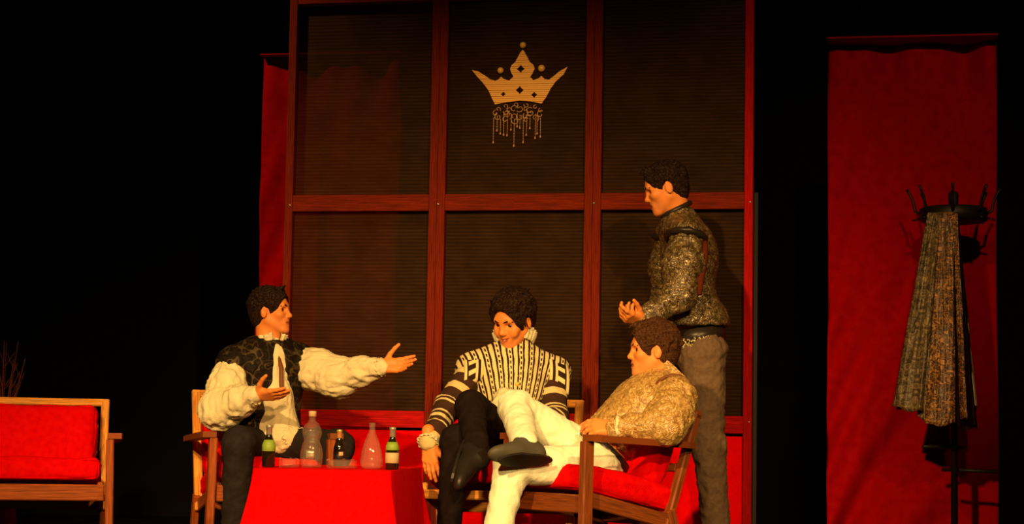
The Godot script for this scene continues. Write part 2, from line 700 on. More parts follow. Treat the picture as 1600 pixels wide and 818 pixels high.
func skin_paint(p: Vector3, tone: Color, smile: float) -> Color:
	var c := tone
	var lip := Vector2(p.x / 0.026, (p.y + 0.066 - smile * 0.006 * pow(absf(p.x) / 0.02, 2.0)) / 0.0105)
	if lip.length() < 1.0 and p.z > 0.07:
		c = c.lerp(Color(0.34, 0.055, 0.035), 0.85)
	if p.z > 0.03 and p.y < -0.05:
		c = c.lerp(Color(0.36, 0.15, 0.07), 0.18)
	return c

func head_mesh(P: Dictionary) -> Soft:
	var smile: float = P.get("smile", 0.0)
	var nose: float = P.get("nose", 1.0)
	var L := []
	L.append(ell(Vector3(0, 0.030, -0.012), Vector3(0.074, 0.084, 0.096), Basis(), 0.02))
	L.append(ell(Vector3(0, -0.028, 0.026), Vector3(0.060, 0.084, 0.062), Basis(), 0.03))
	for s in [-1.0, 1.0]:
		L.append(cap(Vector3(0.053 * s, -0.050, 0.000), Vector3(0.020 * s, -0.099, 0.060), 0.017, 0.015, 0.022))
		L.append(ell(Vector3(0.043 * s, -0.024, 0.060), Vector3(0.020, 0.016, 0.018), Basis(), 0.025))
	L.append(ell(Vector3(0, -0.101, 0.074), Vector3(0.023, 0.018, 0.018), Basis(), 0.02))
	L.append(cap(Vector3(-0.034, 0.021, 0.074), Vector3(0.034, 0.021, 0.074), 0.012, 0.012, 0.02))
	L.append(ell(Vector3(0, -0.066, 0.076), Vector3(0.030, 0.022, 0.016), Basis(), 0.02))
	for s in [-1.0, 1.0]:
		L.append(ell(Vector3(0.032 * s, 0.000, 0.084), Vector3(0.019, 0.0120, 0.014), Basis(), 0.010, true))
	L.append(cap(Vector3(0, 0.012, 0.079), Vector3(0, -0.027, 0.093 + 0.004 * nose), 0.0075, 0.0100, 0.012))
	L.append(ell(Vector3(0, -0.030, 0.094 + 0.004 * nose), Vector3(0.012, 0.010, 0.011), Basis(), 0.010))
	for s in [-1.0, 1.0]:
		L.append(ell(Vector3(0.012 * s, -0.034, 0.088), Vector3(0.008, 0.008, 0.011), Basis(), 0.008))
		L.append(cap(Vector3(0.019 * s, 0.010, 0.072), Vector3(0.045 * s, 0.006, 0.064), 0.006, 0.005, 0.006))
		L.append(cap(Vector3(0.019 * s, -0.010, 0.071), Vector3(0.044 * s, -0.009, 0.064), 0.005, 0.004, 0.006))
	var cy := -0.066 + smile * 0.009
	for s in [-1.0, 1.0]:
		L.append(cap(Vector3(0, -0.0605, 0.0870), Vector3((0.020 + 0.006 * smile) * s, cy + 0.001, 0.077), 0.0070, 0.0038, 0.005))
		L.append(cap(Vector3(0, -0.0735 - smile * 0.003, 0.0850), Vector3((0.019 + 0.006 * smile) * s, cy - 0.001, 0.076), 0.0078, 0.0038, 0.005))
		L.append(cap(Vector3(0, -0.0665 - smile * 0.001, 0.0940), Vector3((0.021 + 0.006 * smile) * s, cy, 0.084), 0.0030 + 0.0015 * smile, 0.0018, 0.004, true))
		if smile > 0.3:
			L.append(ell(Vector3(0.040 * s, -0.040, 0.068), Vector3(0.018, 0.017, 0.015), Basis(), 0.015))
		var eb := Basis.from_euler(Vector3(-0.15, 0.32 * s, 0.1 * s))
		L.append(ell(Vector3(0.079 * s, -0.010, -0.012), Vector3(0.0075, 0.032, 0.019), eb, 0.008))
		L.append(ell(Vector3(0.088 * s, -0.006, -0.006), Vector3(0.006, 0.018, 0.010), eb, 0.006, true))
	var nb: Vector3 = P.neck_local
	L.append(cap(Vector3(0, -0.055, -0.030), nb, 0.054, 0.060, 0.03))
	L.append(cap(Vector3(0, -0.085, 0.020), nb + Vector3(0, 0.02, 0.045), 0.014, 0.012, 0.04))
	var s := nets(L, 0.0036)
	var tone: Color = P.get("tone", Color(0.78, 0.255, 0.062))
	s.paint(func(p: Vector3, _n: Vector3) -> Color: return skin_paint(p, tone, smile))
	return s

func hair_mesh(style: Dictionary) -> Soft:
	var r := RandomNumberGenerator.new()
	r.seed = style.seed
	var g: float = style.get("thick", 0.012)
	var L := []
	L.append(ell(Vector3(0, 0.034, -0.016), Vector3(0.076 + g * 0.75, 0.084 + g, 0.097 + g), Basis(), 0.02))
	L.append(ell(Vector3(0, -0.028, -0.054), Vector3(0.058 + g * 0.4, 0.064, 0.046 + g * 0.7), Basis(), 0.03))
	for s in [-1.0, 1.0]:
		L.append(cap(Vector3(0.070 * s, 0.02, 0.012), Vector3(0.071 * s, -0.018, 0.010), 0.012, 0.007, 0.01))
	var fringe: float = style.get("fringe", 0.062)
	L.append(ell(Vector3(0, -0.045, 0.105), Vector3(0.076, 0.045 + fringe, 0.082), Basis(), 0.012, true))
	for s in [-1.0, 1.0]:
		L.append(ell(Vector3(0.090 * s, -0.022, 0.000), Vector3(0.030, 0.040, 0.026), Basis(), 0.01, true))
	for k in int(style.get("locks", 70)):
		var th := r.randf_range(-PI, PI)
		var up := r.randf_range(0.05, 1.35)
		var dirv := Vector3(sin(th) * cos(up), sin(up), cos(th) * cos(up))
		if dirv.z > 0.45 and dirv.y < 0.72:
			continue
		var p := Vector3(0, 0.03, -0.014) + dirv * Vector3(0.078 + g * 0.6, 0.086 + g * 0.8, 0.098 + g * 0.6)
		var flow := Vector3(dirv.x * 0.9, -0.35, style.get("sweep", -0.2) + dirv.z * 0.6)
		flow += Vector3(r.randf_range(-0.6, 0.6), r.randf_range(-0.4, 0.5), r.randf_range(-0.6, 0.6))
		flow = (flow - dirv * flow.dot(dirv)).normalized()
		var ln := r.randf_range(0.02, 0.045) * float(style.get("long", 1.0))
		L.append(cap(p - dirv * 0.007, p + flow * ln + dirv * r.randf_range(-0.003, 0.008) * float(style.get("wild", 1.0)), 0.0095, 0.004, 0.010))
	for t in style.get("tufts", []):
		L.append(cap(t[0], t[1], 0.013, 0.005, 0.012))
	var s := nets(L, 0.0046)
	var nz := noise(style.seed, 60.0, 2)
	s.push(func(p: Vector3, _n: Vector3) -> float: return 0.0022 * nz.get_noise_3d(p.x * 1.6, p.y * 0.5, p.z))
	return s

func hand_mesh(side: float, curl: Array, spread: float, thumb: Vector3, tone: Color) -> Soft:
	# wrist at the origin, fingers along +y, palm towards +z; side +1 is a right hand (thumb on +x)
	var L := []
	var xs := [0.030, 0.010, -0.010, -0.028]
	var ky := [0.088, 0.092, 0.086, 0.076]
	var lens := [0.074, 0.082, 0.076, 0.060]
	L.append(cap(Vector3(0, -0.05, 0), Vector3(0, 0.012, 0), 0.028, 0.024, 0.02))
	for f in 4:
		var base := Vector3(xs[f] * side, ky[f], 0.0)
		L.append(cap(Vector3(xs[f] * 0.55 * side, 0.012, 0.0), base, 0.0135, 0.0108, 0.016))
		var ang: float = -(1.5 - f) * spread
		var out := Vector3(sin(-ang) * side, cos(ang), 0.0)
		var bend := 0.0
		var p := base
		for j in 3:
			bend += float(curl[f]) * [0.75, 1.0, 0.65][j]
			var dirv := (out * cos(bend) + Vector3(0, 0, 1) * sin(bend)).normalized()
			var q: Vector3 = p + dirv * float(lens[f]) * [0.45, 0.31, 0.24][j]
			var rr: float = [0.0098, 0.0088, 0.0078][j] * (0.86 if f == 3 else 1.0)
			L.append(cap(p, q, rr, rr * 0.92, 0.005))
			p = q
	L.append(ell(Vector3(0.020 * side, 0.040, 0.009), Vector3(0.017, 0.030, 0.013), Basis(), 0.014))
	L.append(ell(Vector3(-0.020 * side, 0.036, 0.007), Vector3(0.013, 0.030, 0.012), Basis(), 0.014))
	var t0 := Vector3(0.022 * side, 0.022, 0.004)
	var td := Vector3(thumb.x * side, thumb.y, thumb.z).normalized()
	var t1 := t0 + td * 0.042
	var t2 := t1 + (td + Vector3(0, 0.35, 0.1)).normalized() * 0.034
	var t3 := t2 + (td + Vector3(-0.1 * side, 0.6, 0.1)).normalized() * 0.026
	L.append(cap(t0, t1, 0.0150, 0.0115, 0.012))
	L.append(cap(t1, t2, 0.0112, 0.0098, 0.004))
	L.append(cap(t2, t3, 0.0098, 0.0080, 0.004))
	var s := nets(L, 0.0031)
	s.paint(func(_p: Vector3, _n: Vector3) -> Color: return tone)
	return s

func torso_prims(P: Dictionary, g: float) -> Array:
	var L := []
	var b: Basis = P.chest
	var pb: Basis = P.get("hipframe", b)
	var pel: Vector3 = P.pelvis
	var neck: Vector3 = P.neck
	var mid: Vector3 = P.get("waist", pel.lerp(neck, 0.36))
	var chest: Vector3 = P.get("chestat", mid.lerp(neck, 0.56))
	L.append(ell(pel + pb.y * 0.02, Vector3(0.150 + g, 0.105 + g, 0.112 + g), pb, 0.05))
	L.append(ell(mid, Vector3(0.138 + g, 0.135 + g, 0.100 + g), b, 0.07))
	L.append(ell(chest, Vector3(0.158 + g, 0.165 + g, 0.108 + g), b, 0.06))
	for k in 2:
		L.append(cap(neck - b.y * 0.045, P.sh[k], 0.052 + g * 0.7, 0.055 + g, 0.05))
	return L

func person(called: String, label: String, P: Dictionary) -> Node3D:
	# the naked figure in one mesh: coarse trunk and limbs, fine head and hands
	var root_at: Vector3 = Vector3(P.pelvis.x, 0.0, P.pelvis.z)
	var root := thing(called, label, "person", root_at)
	P.root = root
	P.origin = root_at
	var tone: Color = P.get("tone", Color(0.78, 0.255, 0.062))
	var L := torso_prims(P, -0.006)
	L.append(cap(P.neck - P.chest.y * 0.05, P.neck + P.chest.y * 0.02, 0.062, 0.055, 0.04))
	for k in 2:
		L.append(cap(P.sh[k], P.el[k], 0.047, 0.038, 0.03))
		L.append(cap(P.el[k], P.wr[k], 0.038, 0.025, 0.03))
		L.append(cap(P.hip[k], P.kn[k], 0.074, 0.050, 0.04))
		L.append(cap(P.kn[k], P.an[k], 0.050, 0.036, 0.03))
		L.append(cap(P.an[k], P.an[k].lerp(P.toe[k], 0.15), 0.034, 0.026, 0.03))
	var body := nets(L, 0.013)
	body.paint(func(_p: Vector3, _n: Vector3) -> Color: return tone)
	var hs: float = P.get("headscale", 1.0)
	var ht := Transform3D((P.head as Basis).scaled_local(Vector3.ONE * hs), P.headat)
	P.neck_local = ht.affine_inverse() * (P.neck as Vector3)
	var h := head_mesh(P)
	h.move(ht)
	body.add(h)
	for k in 2:
		var hand: Dictionary = P.hands[k]
		var hm := hand_mesh(1.0 if k == 0 else -1.0, hand.curl, hand.get("spread", 0.06), hand.get("thumb", Vector3(0.8, 0.75, 0.35)), tone)
		hm.move(Transform3D(frame_of(hand.dir, hand.palm).scaled_local(Vector3.ONE * float(P.get("handscale", 1.0))), P.wr[k]))
		body.add(hm)
	node("body", body.mesh(root_at), M.skin, root)
	var hair := hair_mesh(P.hair)
	hair.move(ht)
	node("hair", hair.mesh(root_at), P.hairmat, root)
	for s in [-1.0, 1.0]:
		var e := begin(true)
		ball(e, Vector3.ZERO, Vector3.ONE * 0.0118, 14)
		e.generate_normals()
		var dt := MeshDataTool.new()
		dt.create_from_surface(e.commit(), 0)
		for v in dt.get_vertex_count():
			var q := dt.get_vertex(v).normalized()
			var look: Vector3 = P.get("look", Vector3(0, -0.05, 1)).normalized()
			var dd := q.dot(look)
			dt.set_vertex_color(v, Color(0.01, 0.006, 0.004) if dd > 0.62 else Color(0.26, 0.17, 0.11))
			dt.set_vertex(v, ht * (dt.get_vertex(v) + Vector3(0.032 * s, 0.0, 0.0665)) - root_at)
			dt.set_vertex_normal(v, (ht.basis * q).normalized())
		var am := ArrayMesh.new()
		dt.commit_to_surface(am)
		node("eye", am, M.eye, root)
		var br := begin(true)
		tube(br, [ht * Vector3(0.012 * s, 0.018, 0.0895) - root_at, ht * Vector3(0.031 * s, 0.0245, 0.0875) - root_at, ht * Vector3(0.052 * s, 0.017, 0.0705) - root_at], [0.0036, 0.0046, 0.0026], 6)
		obj("eyebrow", br, P.hairmat, root)
	if P.get("smile", 0.0) > 0.5:
		var te := begin(true)
		tube(te, [ht * Vector3(-0.017, -0.0615, 0.0800) - root_at, ht * Vector3(0, -0.0665, 0.0880) - root_at, ht * Vector3(0.017, -0.0615, 0.0800) - root_at], [0.0022, 0.0036, 0.0022], 6)
		obj("teeth", te, M.white, root)
	return root

func garment(called: String, prims: Array, cell: float, m: Material, P: Dictionary, fold := 0.004, cuts: Array = [], stretch := Vector3(7, 7, 7), uvs = null) -> MeshInstance3D:
	var s := nets(prims, cell, cuts)
	if fold > 0.0:
		var nz := noise(called.hash() % 1000 + int(P.hair.seed), 1.0, 3)
		s.push(func(p: Vector3, _n: Vector3) -> float:
			var a := nz.get_noise_3d(p.x * stretch.x, p.y * stretch.y, p.z * stretch.z)
			return fold * (1.0 - 2.2 * absf(a)))
	if uvs != null:
		s.lay(uvs)
	return node(called, s.mesh(P.origin), m, P.root)

func trousers(P: Dictionary, m: Material, th: float, kn: float, an: float, fold := 0.005) -> void:
	var L := [ell(P.pelvis, Vector3(0.165, 0.112, 0.125), P.get("hipframe", P.chest), 0.05)]
	for k in 2:
		L.append(cap(P.hip[k], P.kn[k], th, kn, 0.045))
		L.append(cap(P.kn[k], P.an[k], kn * 0.98, an, 0.03))
	garment("trousers", L, 0.0095, m, P, fold, [], Vector3(9, 9, 9))

func shoe(P: Dictionary, k: int, m: Material, sole: Vector3) -> void:
	# heel under the ankle, toe ahead of it; sole is the direction that the sole faces
	var a: Vector3 = P.an[k]
	var toe: Vector3 = P.toe[k]
	var f := (toe - a).normalized()
	var dn := (sole - f * sole.dot(f)).normalized()
	var heel := a - f * 0.035 + dn * 0.045
	var b := Basis(f.cross(dn), dn, f)
	var L := [cap(a, heel, 0.040, 0.034, 0.02), cap(heel, heel + f * 0.13, 0.034, 0.038, 0.03), ell(heel + f * 0.165 + dn * 0.002, Vector3(0.044, 0.030, 0.075), b.orthonormalized(), 0.03), cap(a, heel + f * 0.10, 0.038, 0.034, 0.04)]
	var body := garment("shoe", L, 0.008, m, P, 0.0, [[heel + dn * 0.034, dn]])
	var so := begin()
	var pts := PackedVector2Array()
	for j in 20:
		var t := TAU * j / 20
		var w := 0.043 if cos(t) > 0.0 else 0.034
		pts.append(Vector2(sin(t) * w, 0.070 + cos(t) * 0.135))
	extrude(so, pts, 0.010, Transform3D(Basis(dn.cross(f), f, dn), heel + dn * 0.030 - (P.origin as Vector3)))
	obj("sole", so, M.shoe_black, body)

func along_arm(p: Vector3, a: Vector3, b: Vector3, c: Vector3) -> float:
	var l1 := a.distance_to(b)
	var l2 := b.distance_to(c)
	var h1 := clampf((p - a).dot(b - a) / (l1 * l1), -0.2, 1.0)
	var h2 := clampf((p - b).dot(c - b) / (l2 * l2), 0.0, 1.25)
	var d1 := (a + (b - a) * h1).distance_to(p)
	var d2 := (b + (c - b) * h2).distance_to(p)
	return (h1 * l1 if d1 < d2 else l1 + h2 * l2) / (l1 + l2)

func ruffle(called: String, c: Vector3, b: Basis, r: Vector2, h: float, waves: int, amp: float, m: Material, P: Dictionary, gap := 0.0, under: Node3D = null) -> void:
	# a gathered frill standing round a neck or a wrist; the gap opens it at the front (+z)
	var st := begin(true)
	sheet(st, func(u: float, v: float) -> Vector3:
		var a := PI * 0.5 + gap + (TAU - 2.0 * gap) * u
		var w := 1.0 + amp * sin(u * waves * TAU) * (0.3 + 0.7 * v) / r.x
		return c + b * Vector3(cos(a) * r.x * w * (1.0 + 0.22 * v), h * (v - 0.3) + amp * 0.5 * cos(u * waves * TAU * 0.5) * v, sin(a) * r.y * w * (1.0 + 0.22 * v)) - (P.origin as Vector3), waves * 8, 5, 0.003)
	obj(called, st, m, under if under else P.root)

func spine(P: Dictionary) -> void:
	var up: Vector3 = (P.neck - P.get("waist", P.pelvis)).normalized()
	var x: Vector3 = P.sh[1] - P.sh[0]
	x = (x - up * x.dot(up)).normalized()
	P.chest = Basis(x, up, x.cross(up))

func facing(yaw: float, pitch: float, roll := 0.0) -> Basis:
	# yaw 0 looks at the camera, positive towards the right of the picture; positive pitch looks down
	return Basis(Vector3.UP, deg_to_rad(yaw)) * Basis(Vector3.RIGHT, deg_to_rad(pitch)) * Basis(Vector3.BACK, deg_to_rad(roll))

func man_in_vest() -> void:
	var P := {}
	P.pelvis = at(414, 690, 8.82)
	P.neck = at(419, 541, 8.80)
	P.sh = [at(366, 567, 8.72), at(466, 563, 8.90)]
	P.el = [at(345, 637, 8.60), at(528, 588, 8.78)]
	P.wr = [at(399, 617, 8.44), at(596, 573, 8.62)]
	P.hip = [at(388, 694, 8.74), at(438, 694, 8.86)]
	P.kn = [at(373, 692, 8.36), at(528, 696, 8.60)]
	P.an = [at(364, 850, 8.42), at(505, 848, 8.62)]
	P.toe = [at(368, 872, 8.20), at(525, 866, 8.46)]
	spine(P)
	P.head = facing(76, -4, -2)
	P.headat = at(424, 486, 8.80)
	P.headscale = 0.93
	P.look = Vector3(0, 0, 1)
	P.nose = 1.2
	P.hair = {"seed": 5, "thick": 0.015, "fringe": 0.068, "locks": 110, "long": 1.0, "sweep": -0.1, "tufts": [[Vector3(0.02, 0.115, 0.05), Vector3(0.01, 0.128, 0.075)], [Vector3(-0.02, 0.11, 0.055), Vector3(-0.03, 0.12, 0.082)]]}
	P.hairmat = M.hair_dark
	P.hands = [{"dir": Vector3(0.93, 0.02, 0.35), "palm": Vector3(-0.1, 0.75, -0.62), "curl": [0.10, 0.14, 0.2, 0.26], "thumb": Vector3(0.95, 0.5, 0.35)},
		{"dir": Vector3(0.95, 0.10, 0.25), "palm": Vector3(-0.25, 0.40, 0.88), "curl": [0.08, 0.16, 0.22, 0.3], "spread": 0.05, "thumb": Vector3(0.95, 0.6, 0.25)}]
	var root := person("person", "seated man in black brocade vest and loose cream shirt, one arm stretched towards the others", P)
	trousers(P, M.denim, 0.086, 0.070, 0.054)
	shoe(P, 0, M.shoe_black, Vector3.DOWN)
	shoe(P, 1, M.shoe_black, Vector3.DOWN)
	var b: Basis = P.chest
	# shirt: trunk with a tail that spreads below the open vest
	var L := torso_prims(P, 0.012)
	var belly: Vector3 = P.pelvis + Vector3.UP * 0.07 + b.z * 0.115
	L.append(cap(P.neck - b.y * 0.02 + b.z * 0.06, belly + Vector3.UP * 0.15, 0.03, 0.05, 0.05))
	L.append(cap(belly + Vector3.UP * 0.14, belly + b.x * 0.045 - Vector3.UP * 0.03, 0.055, 0.075, 0.05))
	garment("shirt", L, 0.0085, M.cream, P, 0.007, [], Vector3(16, 5, 16))
	# vest over it, open down the front
	L = torso_prims(P, 0.028)
	for k in 2:
		var o: Vector3 = (P.sh[k] - P.neck).normalized()
		L.append(ell(P.sh[k] + o * 0.012 + b.y * 0.018, Vector3(0.062, 0.042, 0.082), Basis(o, b.y, o.cross(b.y)), 0.03))
	var top: Vector3 = P.neck + b.z * 0.13 + b.y * 0.03
	L.append(cap(top, P.neck - b.y * 0.22 + b.z * 0.17, 0.042, 0.032, 0.01, true))
	L.append(cap(P.neck - b.y * 0.22 + b.z * 0.17, belly + b.z * 0.04 + Vector3.UP * 0.02, 0.034, 0.092, 0.01, true))
	L.append(cap(belly + b.z * 0.04, belly + b.z * 0.06 - Vector3.UP * 0.2, 0.092, 0.11, 0.01, true))
	L.append(cap(P.neck + b.y * 0.06, P.neck - b.y * 0.01, 0.075, 0.062, 0.01, true))
	for k in 2:
		var o: Vector3 = (P.sh[k] - P.neck).normalized()
		L.append(cap(P.sh[k] + o * 0.075 - b.y * 0.06, P.el[k] + o * 0.03, 0.062, 0.07, 0.012, true))
	garment("vest", L, 0.0085, M.vest, P, 0.004, [[P.pelvis - Vector3.UP * 0.03, Vector3.DOWN]], Vector3(10, 6, 10))
	# ballooning sleeves gathered at the wrist
	for k in 2:
		var a: Vector3 = P.sh[k]
		var e: Vector3 = P.el[k]
		var w: Vector3 = P.wr[k]
		var S := [cap(a, a.lerp(e, 0.5), 0.064, 0.082, 0.03), cap(a.lerp(e, 0.5), e, 0.082, 0.080, 0.03), cap(e, e.lerp(w, 0.55), 0.078, 0.066 if k == 0 else 0.060, 0.04), cap(e.lerp(w, 0.55), w, 0.064 if k == 0 else 0.058, 0.036, 0.03)]
		S.append(ell(e + Vector3(0, -0.022, 0), Vector3(0.085, 0.068, 0.085), Basis(), 0.05))
		if k == 1:
			S.append(ell(a.lerp(e, 0.45) + Vector3(0, -0.03, 0.01), Vector3(0.10, 0.068, 0.075), Basis(), 0.05))
		var sleeve := garment("sleeve", S, 0.0085, M.cream, P, 0.011, [], Vector3(6, 13, 13) if k == 1 else Vector3(13, 6, 13))
		var d := (w - e).normalized()
		ruffle("cuff", w - d * 0.012, frame_of(d, Vector3.UP.cross(d)), Vector2(0.033, 0.033), 0.022, 12, 0.003, M.lace, P, 0.0, sleeve)
	var nb := Basis(b.x, (b.y - b.z * 0.42).normalized(), (b.z + b.y * 0.42).normalized())
	ruffle("collar", P.neck + b.y * 0.010 + b.z * 0.014, nb, Vector2(0.068, 0.078), 0.030, 18, 0.005, M.lace, P, 0.30)
	var st := begin(true)
	var fr := func(dx: float, dy: float, dz: float) -> Vector3: return P.neck + b.x * dx + b.y * dy + b.z * dz - P.origin
	tube(st, [fr.call(0.0, -0.03, 0.105), fr.call(0.004, -0.10, 0.142), fr.call(0.0, -0.18, 0.158), fr.call(0.004, -0.25, 0.166)], [0.008, 0.011, 0.011, 0.008], 7)
	obj("lace_tie", st, M.leather, root)
	ruffle("shirt_frill", belly + b.x * 0.06 - Vector3.UP * 0.03 + b.z * 0.05, Basis(b.x, b.z, -b.y), Vector2(0.045, 0.035), 0.03, 10, 0.006, M.lace, P)

func man_in_stripes() -> void:
	var P := {}
	P.pelvis = at(792, 694, 8.46)
	P.neck = at(802, 553, 8.46)
	P.sh = [at(742, 577, 8.44), at(862, 583, 8.50)]
	P.el = [at(701, 634, 8.30), at(866, 655, 8.36)]
	P.wr = [at(670, 690, 8.12), at(848, 672, 8.22)]
	P.hip = [at(760, 698, 8.44), at(822, 698, 8.44)]
	P.kn = [at(712, 688, 8.02), at(736, 634, 8.06)]
	P.an = [at(700, 842, 7.98), at(748, 716, 7.80)]
	P.toe = [at(692, 862, 7.74), at(734, 762, 7.66)]
	spine(P)
	P.head = facing(-36, 24, -4)
	P.headat = at(801, 499, 8.40)
	P.headscale = 1.0
	P.look = Vector3(-0.1, -0.35, 1)
	P.smile = 1.0
	P.hair = {"seed": 9, "thick": 0.026, "fringe": 0.080, "locks": 150, "long": 1.3, "sweep": 0.1, "tufts": [[Vector3(0.03, 0.11, 0.06), Vector3(0.055, 0.075, 0.085)], [Vector3(-0.01, 0.115, 0.06), Vector3(-0.035, 0.085, 0.088)], [Vector3(0.055, 0.09, 0.05), Vector3(0.075, 0.045, 0.062)]]}
	P.hairmat = M.hair_dark
	P.hands = [{"dir": Vector3(0.08, -0.98, 0.12), "palm": Vector3(0.45, -0.1, -0.88), "curl": [0.22, 0.2, 0.22, 0.28], "thumb": Vector3(0.6, 0.9, 0.35)},
		{"dir": Vector3(-0.85, -0.1, 0.45), "palm": Vector3(0, -1, 0.1), "curl": [0.3, 0.3, 0.3, 0.3]}]
	var root := person("person", "smiling seated man in black and cream striped doublet with banded sleeves, looking down", P)
	trousers(P, M.pants_black, 0.074, 0.062, 0.048)
	shoe(P, 0, M.shoe_black, Vector3.DOWN)
	shoe(P, 1, M.shoe_black, Vector3(-0.2, -0.5, 0.6))
	var b: Basis = P.chest
	var chart := func(p: Vector3, _n: Vector3) -> Vector2:
		var q: Vector3 = b.transposed() * (p - P.neck)
		return Vector2(q.x / 0.7 + 0.5, (0.16 - q.y) / 0.7)
	var L := torso_prims(P, 0.024)
	L.append(ell(P.neck - b.y * 0.17 + b.z * 0.09, Vector3(0.12, 0.15, 0.06), b, 0.05))
	for k in 2:
		var o: Vector3 = (P.sh[k] - P.neck).normalized()
		L.append(cap(P.neck - b.y * 0.02, P.sh[k] + o * 0.02 + b.y * 0.012, 0.062, 0.066, 0.03))
	L.append(cap(P.neck + b.y * 0.075 - b.z * 0.005 + b.z * 0.01, P.neck - b.y * 0.02, 0.073, 0.088, 0.02))
	L.append(cap(P.neck + b.y * 0.16, P.neck + b.y * 0.02, 0.074, 0.060, 0.006, true))
	var doublet := garment("doublet", L, 0.007, M.doublet, P, 0.0025, [[P.pelvis + Vector3.UP * 0.20 + b.z * 0.1, Vector3(0, -1, -0.15).normalized()]], Vector3(8, 8, 8), chart)
	# shirt tail under the doublet
	L = [ell(P.pelvis + Vector3.UP * 0.13 + b.z * 0.035, Vector3(0.148, 0.15, 0.112), b, 0.03), cap(P.pelvis + Vector3.UP * 0.20 + b.z * 0.11, P.pelvis + Vector3.UP * 0.10 + b.z * 0.17, 0.05, 0.065, 0.04), cap(at(788, 622, 8.27), at(780, 641, 8.19), 0.044, 0.034, 0.03)]
	garment("shirt", L, 0.008, M.cream, P, 0.008, [], Vector3(18, 6, 18))
	for k in 2:
		var a: Vector3 = P.sh[k]
		var e: Vector3 = P.el[k]
		var w: Vector3 = P.wr[k]
		var S := [cap(a, e, 0.066, 0.058, 0.02), cap(e, w, 0.058, 0.040, 0.03)]
		var sleeve := garment("sleeve", S, 0.0075, M.sleeve, P, 0.004, [], Vector3(12, 12, 12), func(p: Vector3, _n: Vector3) -> Vector2: return Vector2(0.5, along_arm(p, a, e, w)))
		var d := (w - e).normalized()
		ruffle("cuff", w - d * 0.008, frame_of(d, Vector3.UP.cross(d)), Vector2(0.038, 0.038), 0.028, 14, 0.004, M.lace, P, 0.0, sleeve)
		# stiff wing that stands out over the shoulder seam
		var o: Vector3 = (a - P.neck).normalized()
		var f := b.z
		var st := begin(true)
		sheet(st, func(u: float, v: float) -> Vector3:
			var ang := lerpf(-1.9, 1.9, u)
			var rad := 0.098 + 0.016 * v
			var dirv: Vector3 = b.y * cos(ang) + f * sin(ang) * (1.0 if k == 1 else -1.0)
			return a + dirv * rad - o * 0.030 + o * (0.098 * v) + b.y * (-0.020 - 0.012 * v) - P.origin, 28, 8, 0.006)
		obj("shoulder_wing", wing_uv(st, 29, 9), M.wing, root)
	ruffle("collar", P.neck + b.y * 0.060 + b.z * 0.010, Basis(b.x, (b.y - b.z * 0.4).normalized(), (b.z + b.y * 0.4).normalized()), Vector2(0.080, 0.084), 0.055, 22, 0.004, M.lace, P, 0.35)
	var st2 := begin(true)
	for k in 4:
		var p: Vector3 = P.neck + b.z * (0.118 + 0.012 * k) - b.y * (0.03 + 0.036 * k) - P.origin
		ball(st2, p, Vector3.ONE * 0.011, 10)
		obj("button", st2, M.orb, doublet)
		st2 = begin(true)

func wing_uv(st: SurfaceTool, nu: int, nv: int) -> SurfaceTool:
	# sheet() counts cells in its uv; turn that into pattern repeats
	var arr := st.commit_to_arrays()
	var uv: PackedVector2Array = arr[Mesh.ARRAY_TEX_UV]
	for k in uv.size():
		uv[k] = Vector2(uv[k].x / (nu - 1) * 2.7, uv[k].y / (nv - 1))
	arr[Mesh.ARRAY_TEX_UV] = uv
	var am := ArrayMesh.new()
	am.add_surface_from_arrays(Mesh.PRIMITIVE_TRIANGLES, arr)
	var out := SurfaceTool.new()
	out.create_from(am, 0)
	out.set_smooth_group(0)
	return out

